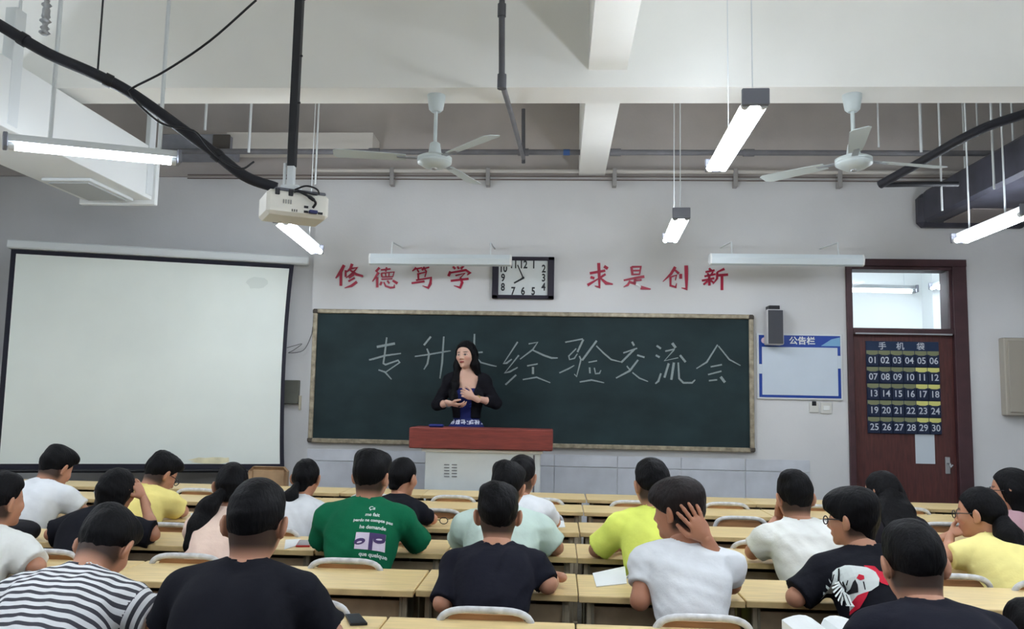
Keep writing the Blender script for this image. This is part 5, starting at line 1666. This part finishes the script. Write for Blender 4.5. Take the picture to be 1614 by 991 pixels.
loc, right, up, nor = back_frame(SB, wB, 1345, 921, sB, pB)
ppm = F_PX / 3.15
def q_(x_, y_): return ((x_ - 780) / 7.5625 / ppm, -(y_ - 450) / 7.5625 / ppm)
def beast(pts, m, off, step=0.014): decal(sB, None, grid_poly([q_(*p) for p in pts], step), 'beast_print', m, loc, right, up, nor, off)
beast([(940, 255), (1060, 270), (1090, 330), (1150, 345), (1140, 400), (1200, 450), (1140, 480), (1130, 510), (1060, 480), (1000, 400)], m_print_red, 0.003)
beast([(690, 205), (770, 200), (860, 250), (960, 285), (1040, 350), (1055, 430), (1020, 510), (930, 555), (830, 575), (740, 640), (700, 720), (600, 715), (640, 500), (600, 480), (620, 330), (640, 240)], m_print_white, 0.004)
for k in range(9):
    a_ = 1.65 + k * 0.20
    cx, cy, R0, R1 = 640, 430, 30, 140 + 18 * k
    if k > 5: cy = 450
    dx, dy = math.cos(a_), -math.sin(a_)
    px_, py_ = -dy, dx
    ex, ey = cx + dx * (110 + 8 * k), cy + dy * (-1) * -1 * 0 + (-dy * -1) * 0 + (430 - cy) + 0
    # feather-like ray of the mane
    ex, ey = cx - abs(math.sin(0.35 + k * 0.26)) * 128, 300 + k * 50
    beast([(cx + 10, cy - 60 + k * 14), (cx + 10, cy - 40 + k * 14), (ex, ey + 13), (ex - 4, ey - 8)], m_print_white, 0.0035, 0.02)
for pts in ([(815, 400), (850, 360), (895, 385), (890, 425), (850, 430)], [(730, 620), (790, 575), (900, 562), (860, 620), (790, 700), (720, 710)]):
    beast(pts, m_print_red, 0.006)
for pts in ([(690, 510), (740, 490), (775, 430), (800, 410), (810, 470), (800, 550), (740, 540)], [(700, 215), (715, 215), (690, 330), (680, 420), (690, 520), (672, 520), (664, 420), (676, 320)], [(640, 270), (655, 265), (620, 360), (640, 460), (670, 520), (655, 525), (622, 460), (604, 360)], [(865, 450), (878, 450), (874, 540), (864, 540)], [(715, 430), (735, 390), (742, 395), (724, 440)], [(600, 560), (612, 560), (612, 710), (600, 710)], [(640, 580), (650, 580), (660, 712), (648, 712)]):
    beast(pts, m_print_black, 0.0065, 0.02)

# ------------------------------------------------------------------ the speaker at the podium
def cardigan_cut(S, kind):
    C7, R = S['C7'], S['Ru']
    def f(x, y, z):
        zz = z - C7[2]
        w = np.interp(np.broadcast_to(zz, (1, 1, zz.shape[2])), [-0.7, -0.30, -0.18, -0.11, -0.05, 0.05], [0.052, 0.045, 0.062, 0.085, 0.10, 0.09])
        return np.minimum(w - np.abs(x), y - 0.03)
    return [f, lambda x, y, z: 0.665 - z + 0 * x + 0 * y]


pW, sW, SW, wW = person(735, 536, None, 'woman in black cardigan over blue dress speaking behind the podium', 'speaker', None, 'bob', male=False, lean=0.04, target=1.06, nod=0.02, turn=-0.30, roll=0.06, yaw=math.pi, stand=(7.66, 0.30),
       shirt_m=mat('cardigan_black', (20, 20, 26), 0.9, bump=0.3, bscale=70, spec=0.15), sleeve=1.42, loose=0.016, seed=31, skin=(208, 168, 148), lips=(132, 30, 40), h=0.0075, sw=0.175, deco=cardigan_cut, wrinkle=0.003, head=1.0, girth=0.96,
       armL=dict(E=V3(-0.255, 0.04, 0.80), W=V3(-0.075, 0.22, 0.845), d=V3(0.7, 0.35, 0.35), n=V3(0.5, -0.85, 0.1), curl=0.75),
       armR=dict(E=V3(0.255, 0.04, 0.78), W=V3(0.105, 0.22, 0.79), d=V3(-0.85, 0.35, -0.2), n=V3(-0.1, -0.4, 0.9), curl=0.45),
       tail=lambda S: [cap(S['hc'] + S['Rh'] @ V3(sg * 0.07, -0.01, 0.0), S['hc'] + S['Rh'] @ V3(sg * 0.082, 0.0, -0.10), 0.03, 0.034, 0.04) for sg in (-1, 1)]
       + [cap(S['hc'] + S['Rh'] @ V3(0.082, 0.0, -0.10), S['C7'] + V3(0.095, 0.095, -0.10), 0.034, 0.036, 0.04), cap(S['C7'] + V3(0.095, 0.095, -0.10), S['C7'] + V3(0.105, 0.145, -0.24), 0.034, 0.018, 0.03),
          cap(S['hc'] + S['Rh'] @ V3(-0.082, 0.0, -0.10), S['C7'] + V3(-0.105, 0.02, -0.03), 0.036, 0.03, 0.04), cap(S['hc'] + S['Rh'] @ V3(0, -0.07, -0.05), S['C7'] + V3(0, -0.10, -0.20), 0.07, 0.05, 0.05)])
S = SW
H, mid, C7, Ru = S['H'], S['mid'], S['C7'], S['Ru']
g_ = 0.96 * 0.93
dp = [ell(mid + Ru @ V3(0, 0.004, 0.08), V3(0.160 * g_ + 0.008, 0.114 * g_ + 0.008, 0.16), Ru, 0.05), cap(H, mid, 0.125 * g_, 0.125 * g_, 0.05, Ru[:, 1], 0.82),
      ell(H, V3(0.175, 0.135, 0.13), None, 0.05), cap(H + V3(0, 0, -0.05), H + V3(0, 0, -0.42), 0.165, 0.22, 0.06, Ru[:, 1], 0.8)]
for sg in (-1, 1): dp.append(ell(mid + Ru @ V3(sg * 0.07, 0.085, 0.08), V3(0.07, 0.063, 0.068), Ru, 0.03))
v, q = blend(dp, 0.009, disp=wave(77, 0.004), cuts=[lambda x, y, z: z - (C7[2] - 0.125) + 0 * x + 0 * y])
C = np.ones((len(v), 4)); C[:, :3] = lin((28, 36, 92))[:3]
rn = np.sin(v[:, 0] * 190) * np.sin(v[:, 0] * 73 + 1.3) + 0.4 * np.sin(v[:, 2] * 300 + v[:, 0] * 60)
band = (np.abs(v[:, 2] - 0.632) < 0.017) | ((np.abs(v[:, 2] - (C7[2] - 0.175)) < 0.010) & (np.abs(v[:, 0]) < 0.045))
C[band & (rn > -0.15), :3] = lin((214, 218, 232))[:3]
C[(np.abs(v[:, 2] - 0.78) < 0.02) & (rn > 0.5), :3] = lin((40, 70, 150))[:3]
m_dress = attr_mat('dress_print', 'Col', 0.85, 0.2)
dr_ = bpy.data.objects.new('dress', np_mesh('dress', wW(v), q, m_dress, C)); link(dr_, pW)
# bracelet, pointer in hand
for sg, t_, nm in ((-1, 0.80, 'bracelet'), (1, 0.78, 'watch')):
    E_, W_ = (V3(-0.255, 0.04, 0.80), V3(-0.075, 0.22, 0.845)) if sg < 0 else (V3(0.255, 0.04, 0.78), V3(0.105, 0.22, 0.79))
    c_ = E_ + (W_ - E_) * t_; d_ = unit(W_ - E_) * 0.006
    a_, b_ = wW(np.array([c_ - d_])), wW(np.array([c_ + d_]))
    MB().tube([Vector(a_[0]), Vector(b_[0])], 0.032, 14).build(nm, mat('gilt', (206, 178, 120), 0.3, metal=0.6) if sg < 0 else m_steel, pW)
Mw = Matrix.Translation(pW.location) @ Matrix.Rotation(pW.rotation_euler.z, 4, 'Z')
pa, pb_ = Mw @ Vector(wW(np.array([V3(0.0, 0.265, 0.795)]))[0]), Mw @ Vector(wW(np.array([V3(0.045, 0.255, 0.765)]))[0])
cl = MB().tube([Vector((0, 0, 0)), pb_ - pa], 0.009, 8).build('chalk_holder', m_black, None, pa)
tag(cl, 'small black pointer held in the speaking woman\'s hand', 'pointer')

# ------------------------------------------------------------------ desks and chairs
m_tray = mat('desk_panel_brown', (150, 132, 106), 0.6, var=0.12, vscale=8)


def make_desk():
    root = empty('school_desk')
    w, d, hz = DESK_W / 2, DESK_D, DESK_H
    top = MB().box((-w, 0, hz - 0.022), (w, d, hz), 0.003).build('desk_top', m_wood, root)
    MB().box((-w, -0.004, hz - 0.026), (w, 0.006, hz - 0.001), 0.002).build('edge_band', m_wood_edge, top)
    MB().box((-w + 0.05, 0.03, hz - 0.17), (w - 0.05, d - 0.03, hz - 0.16)).box((-w + 0.05, 0.03, hz - 0.16), (-w + 0.06, d - 0.03, hz - 0.024)).box((w - 0.06, 0.03, hz - 0.16), (w - 0.05, d - 0.03, hz - 0.024)).box((-w + 0.05, d - 0.04, hz - 0.16), (w - 0.05, d - 0.03, hz - 0.024)).build('book_tray', m_desk_box, root)
    MB().box((-w + 0.052, 0.045, hz - 0.165), (w - 0.052, 0.055, hz - 0.05)).build('tray_front', m_tray, root)
    MB().box((-w + 0.06, d - 0.05, 0.32), (w - 0.06, d - 0.04, hz - 0.17)).build('modesty_panel', m_tray, root)
    for sx in (-1, 1):
        for y_ in (0.05, d - 0.06):
            MB().box((sx * (w - 0.045) - 0.014, y_ - 0.012, 0.03), (sx * (w - 0.045) + 0.014, y_ + 0.012, hz - 0.022), 0.003).build('leg', m_desk_leg, root)
        MB().box((sx * (w - 0.045) - 0.016, 0.0, 0.0), (sx * (w - 0.045) + 0.016, d, 0.03), 0.004).build('foot_bar', m_desk_leg, root)
    return root


def make_chair():
    """seat faces +Y; origin under the middle of the back"""
    root = empty('school_chair')
    w = 0.165
    MB().box((-0.175, 0.02, 0.425), (0.175, 0.36, 0.44), 0.006).build('seat', m_chair_wood, root)
    arch = smooth_path([(-w, 0.02, 0.42), (-w, 0.0, 0.62), (-w + 0.005, -0.012, 0.745), (-w + 0.05, -0.016, 0.79), (0, -0.016, 0.797), (w - 0.05, -0.016, 0.79), (w - 0.005, -0.012, 0.745), (w, 0.0, 0.62), (w, 0.02, 0.42)], 4)
    MB().tube(arch, 0.0125, 8).build('back_frame', m_chair_tube, root)
    bp = MB()
    pts = [(-w + 0.012, 0.60), (w - 0.012, 0.60), (w - 0.012, 0.735), (w - 0.05, 0.778), (-w + 0.05, 0.778), (-w + 0.012, 0.735)]
    bp.prism([Vector((x_, 0.0, z_)) for x_, z_ in pts], (0, 0.01, 0)).build('backrest', m_chair_wood, root)
    for sx in (-1, 1):
        MB().tube([(sx * w, 0.03, 0.425), (sx * w, -0.01, 0.012)], 0.012, 8).build('leg', m_chair_tube, root)
        MB().tube([(sx * w, 0.33, 0.425), (sx * w, 0.35, 0.012)], 0.012, 8).build('leg', m_chair_tube, root)
        MB().tube([(sx * w, -0.01, 0.012), (sx * w, 0.35, 0.012)], 0.012, 8).build('runner', m_chair_tube, root)
    MB().tube([(-w, 0.02, 0.2), (w, 0.02, 0.2)], 0.009, 8).build('stretcher', m_chair_tube, root)
    return root


desk0, chair0 = make_desk(), make_chair()
used = [False]
ORD = ['', 'first', 'second', 'third', 'fourth', 'fifth', 'sixth', 'seventh', 'eighth', 'ninth']
NTH = {'A': 'sixth', 'B': 'fifth', 'C': 'fourth', 'D': 'third', 'E': 'second', 'F': 'front'}
for row, (yn, xj) in ROWS.items():
    xlim0, xlim1 = at(-120, 900, yn).x, at(1734, 900, yn).x
    k0, k1 = math.floor((xlim0 - xj) / DESK_P), math.ceil((xlim1 - xj) / DESK_P)
    ppl = [(hx, who) for r_, hx, who in SEATED if r_ == row]
    taken = set()
    where = {}
    for hx, who in sorted(ppl):
        best = min((k for k in range(k0, k1) if k not in taken), key=lambda k: abs(xj + (k + 0.5) * DESK_P - hx), default=None)
        taken.add(best); where[best] = (hx, who)
    for k in range(k0, k1):
        cx = xj + (k + 0.5) * DESK_P
        if cx < XL + 0.4 or cx > XR - 0.4: continue
        rj = random.Random(k * 31 + ord(row))
        first = not used[0]; used[0] = True
        d_ = desk0 if first else copy_tree(desk0)
        d_.location = (cx + rj.uniform(-0.002, 0.002), yn + rj.uniform(-0.012, 0.012), 0)
        c_ = chair0 if first else copy_tree(chair0)
        if k in where:
            hx, who = where[k]
            c_.location = (hx, yn - 0.405, 0)
            dl, cl_ = 'pale wooden school desk used by the %s' % who, 'tube-framed chair under the %s' % who
            tag(d_, dl, 'desk', 'school desks'); tag(c_, cl_, 'chair', 'school chairs')
        else:
            c_.location = (cx + rj.uniform(-0.03, 0.03), yn - 0.36 + rj.uniform(-0.02, 0.03), 0)
            n = int(round((cx - pd.location.x) / DESK_P))
            pos = 'in line with the podium' if n == 0 else '%s from podium towards %s' % (ORD[min(abs(n), 9)], 'door' if n > 0 else 'screen')
            tag(d_, 'pale wooden desk without a student, %s row, %s' % (NTH[row], pos), 'desk', 'school desks')
            tag(c_, 'empty tube-framed chair, %s row, %s' % (NTH[row], pos), 'chair', 'school chairs')

# ------------------------------------------------------------------ things on the desks
zt = DESK_H + 0.001


def sheet(pts, m, name, label, th=0.004, lift=0.0):
    ps = [on_z(x_, y_, zt) for x_, y_ in pts]
    o0 = Vector((sum(p.x for p in ps) / len(ps), sum(p.y for p in ps) / len(ps), zt + lift))
    o = MB().prism([p - Vector((o0.x, o0.y, zt)) for p in ps], (0, 0, th)).build(name, m, None, o0)
    tag(o, label, 'paper')
    return o


m_pap = mat('white_paper', (226, 230, 230), 0.7)
sheet([(934, 904), (985, 893), (988, 920), (940, 925)], m_pap, 'paper_sheet', 'white paper on the desk beside the student cradling his head', 0.003)
sheet([(862, 821), (888, 821), (891, 831), (864, 832)], m_pap, 'paper_sheet', 'white paper on the third-row desk beyond the mint shirt', 0.003)
sheet([(450, 851), (474, 850), (468, 860), (448, 866)], m_pap, 'paper_sheet', 'white paper on the desk beside the red phone', 0.003)
sheet([(300, 809), (320, 808), (322, 820), (302, 822)], m_pap, 'paper_sheet', 'white paper on the third-row desk beside the yellow T-shirt', 0.003)
# open book by the black T-shirt student
bk_p = at(1302, 960, 2.86)
bk = empty('open_book', (bk_p.x - 0.01, 2.72, zt), 0.05)
for sg in (-1, 1):
    mb_ = MB(); n = 6
    prof = [(0.0, 0.004)] + [(sg * 0.12 * t / n, 0.012 + 0.042 * math.sin(math.pi * (t / n) ** 0.6 * 0.8)) for t in range(1, n + 1)] + [(sg * 0.12, 0.0), (0, 0.0)]
    mb_.prism([Vector((x_, -0.02, z_)) for x_, z_ in prof], (0, 0.19, 0))
    mb_.build('page_block', m_pap, bk)
MB().box((-0.125, -0.025, -0.0), (0.125, 0.175, 0.002)).build('cover', m_black_soft, bk)
tag(bk, 'open white book on the last-row desk before the printed T-shirt', 'book')
a = at(1279, 985, 2.60)
bgp = [ell((0, 0, 0.03), (0.035, 0.07, 0.036), None, 0.03), ell((-0.01, 0.05, 0.025), (0.03, 0.06, 0.03), None, 0.03)]
v, q = blend(bgp, 0.009, disp=wave(90, 0.004), cuts=[lambda x, y, z: 0.001 - z + 0 * x + 0 * y])
pb2 = bpy.data.objects.new('pencil_pouch', np_mesh('pencil_pouch', v, q, mat('pouch_grey', (58, 58, 74), 0.85, bump=0.3, bscale=80))); pb2.location = (a.x - 0.06, 2.60, zt); link(pb2)
tag(pb2, 'dark grey soft pouch beside the open book', 'pouch')


def phone(pts, label, m_case, m_face):
    ps = [on_z(x_, y_, zt) for x_, y_ in pts]
    o0 = sum((p for p in ps), Vector()) / len(ps)
    root = empty('phone', (o0.x, o0.y, zt))
    MB().prism([p - Vector((o0.x, o0.y, zt)) for p in ps], (0, 0, 0.008)).build('case', m_case, root)
    MB().prism([(p - o0) * 0.9 + Vector((0, 0, 0.0081)) for p in ps], (0, 0, 0.001)).build('screen', m_face, root)
    tag(root, label, 'phone')


phone([(466, 862), (488, 862), (491, 853), (472, 853)], 'red-edged phone lying on the desk beside the green T-shirt', mat('phone_red', (176, 40, 44), 0.4), mat('phone_glass', (120, 116, 116), 0.15))
phone([(552, 986), (579, 985), (566, 970), (544, 971)], 'dark phone on the last-row desk beside the cropped-haired student', m_black, mat('phone_dark', (44, 46, 54), 0.2))
# spectacles on a third-row desk
p_ = on_z(690, 826, zt)
sg_ = empty('spectacles', p_)
for sg in (-1, 1):
    MB().tube([(sg * 0.035 + 0.024 * math.cos(t), 0.0, 0.022 + 0.019 * math.sin(t)) for t in np.linspace(0, 2 * math.pi, 15)], 0.0028, 6, False).build('rim', m_lens, sg_)
    MB().tube([(sg * 0.06, 0.0, 0.03), (sg * 0.064, 0.1, 0.02)], 0.0025, 6).build('temple', m_lens, sg_)
MB().tube([(-0.012, 0, 0.026), (0.012, 0, 0.026)], 0.0025, 6).build('bridge', m_lens, sg_)
tag(sg_, 'black-rimmed spectacles lying on a third-row desk', 'spectacles')
# black bag on the desk by the screen edge
a = on_z(36, 852, zt)
v, q = blend([ell((0, 0, 0.05), (0.085, 0.06, 0.055), None, 0.03), ell((-0.06, 0.02, 0.045), (0.07, 0.06, 0.05), None, 0.03)], 0.01, disp=wave(91, 0.004), cuts=[lambda x, y, z: 0.001 - z + 0 * x + 0 * y])
bg = bpy.data.objects.new('black_bag', np_mesh('black_bag', v, q, mat('bag_black', (22, 22, 28), 0.9, bump=0.3))); bg.location = (a.x, a.y, zt); link(bg)
tag(bg, 'small black cloth bag on the desk near the screen', 'bag')
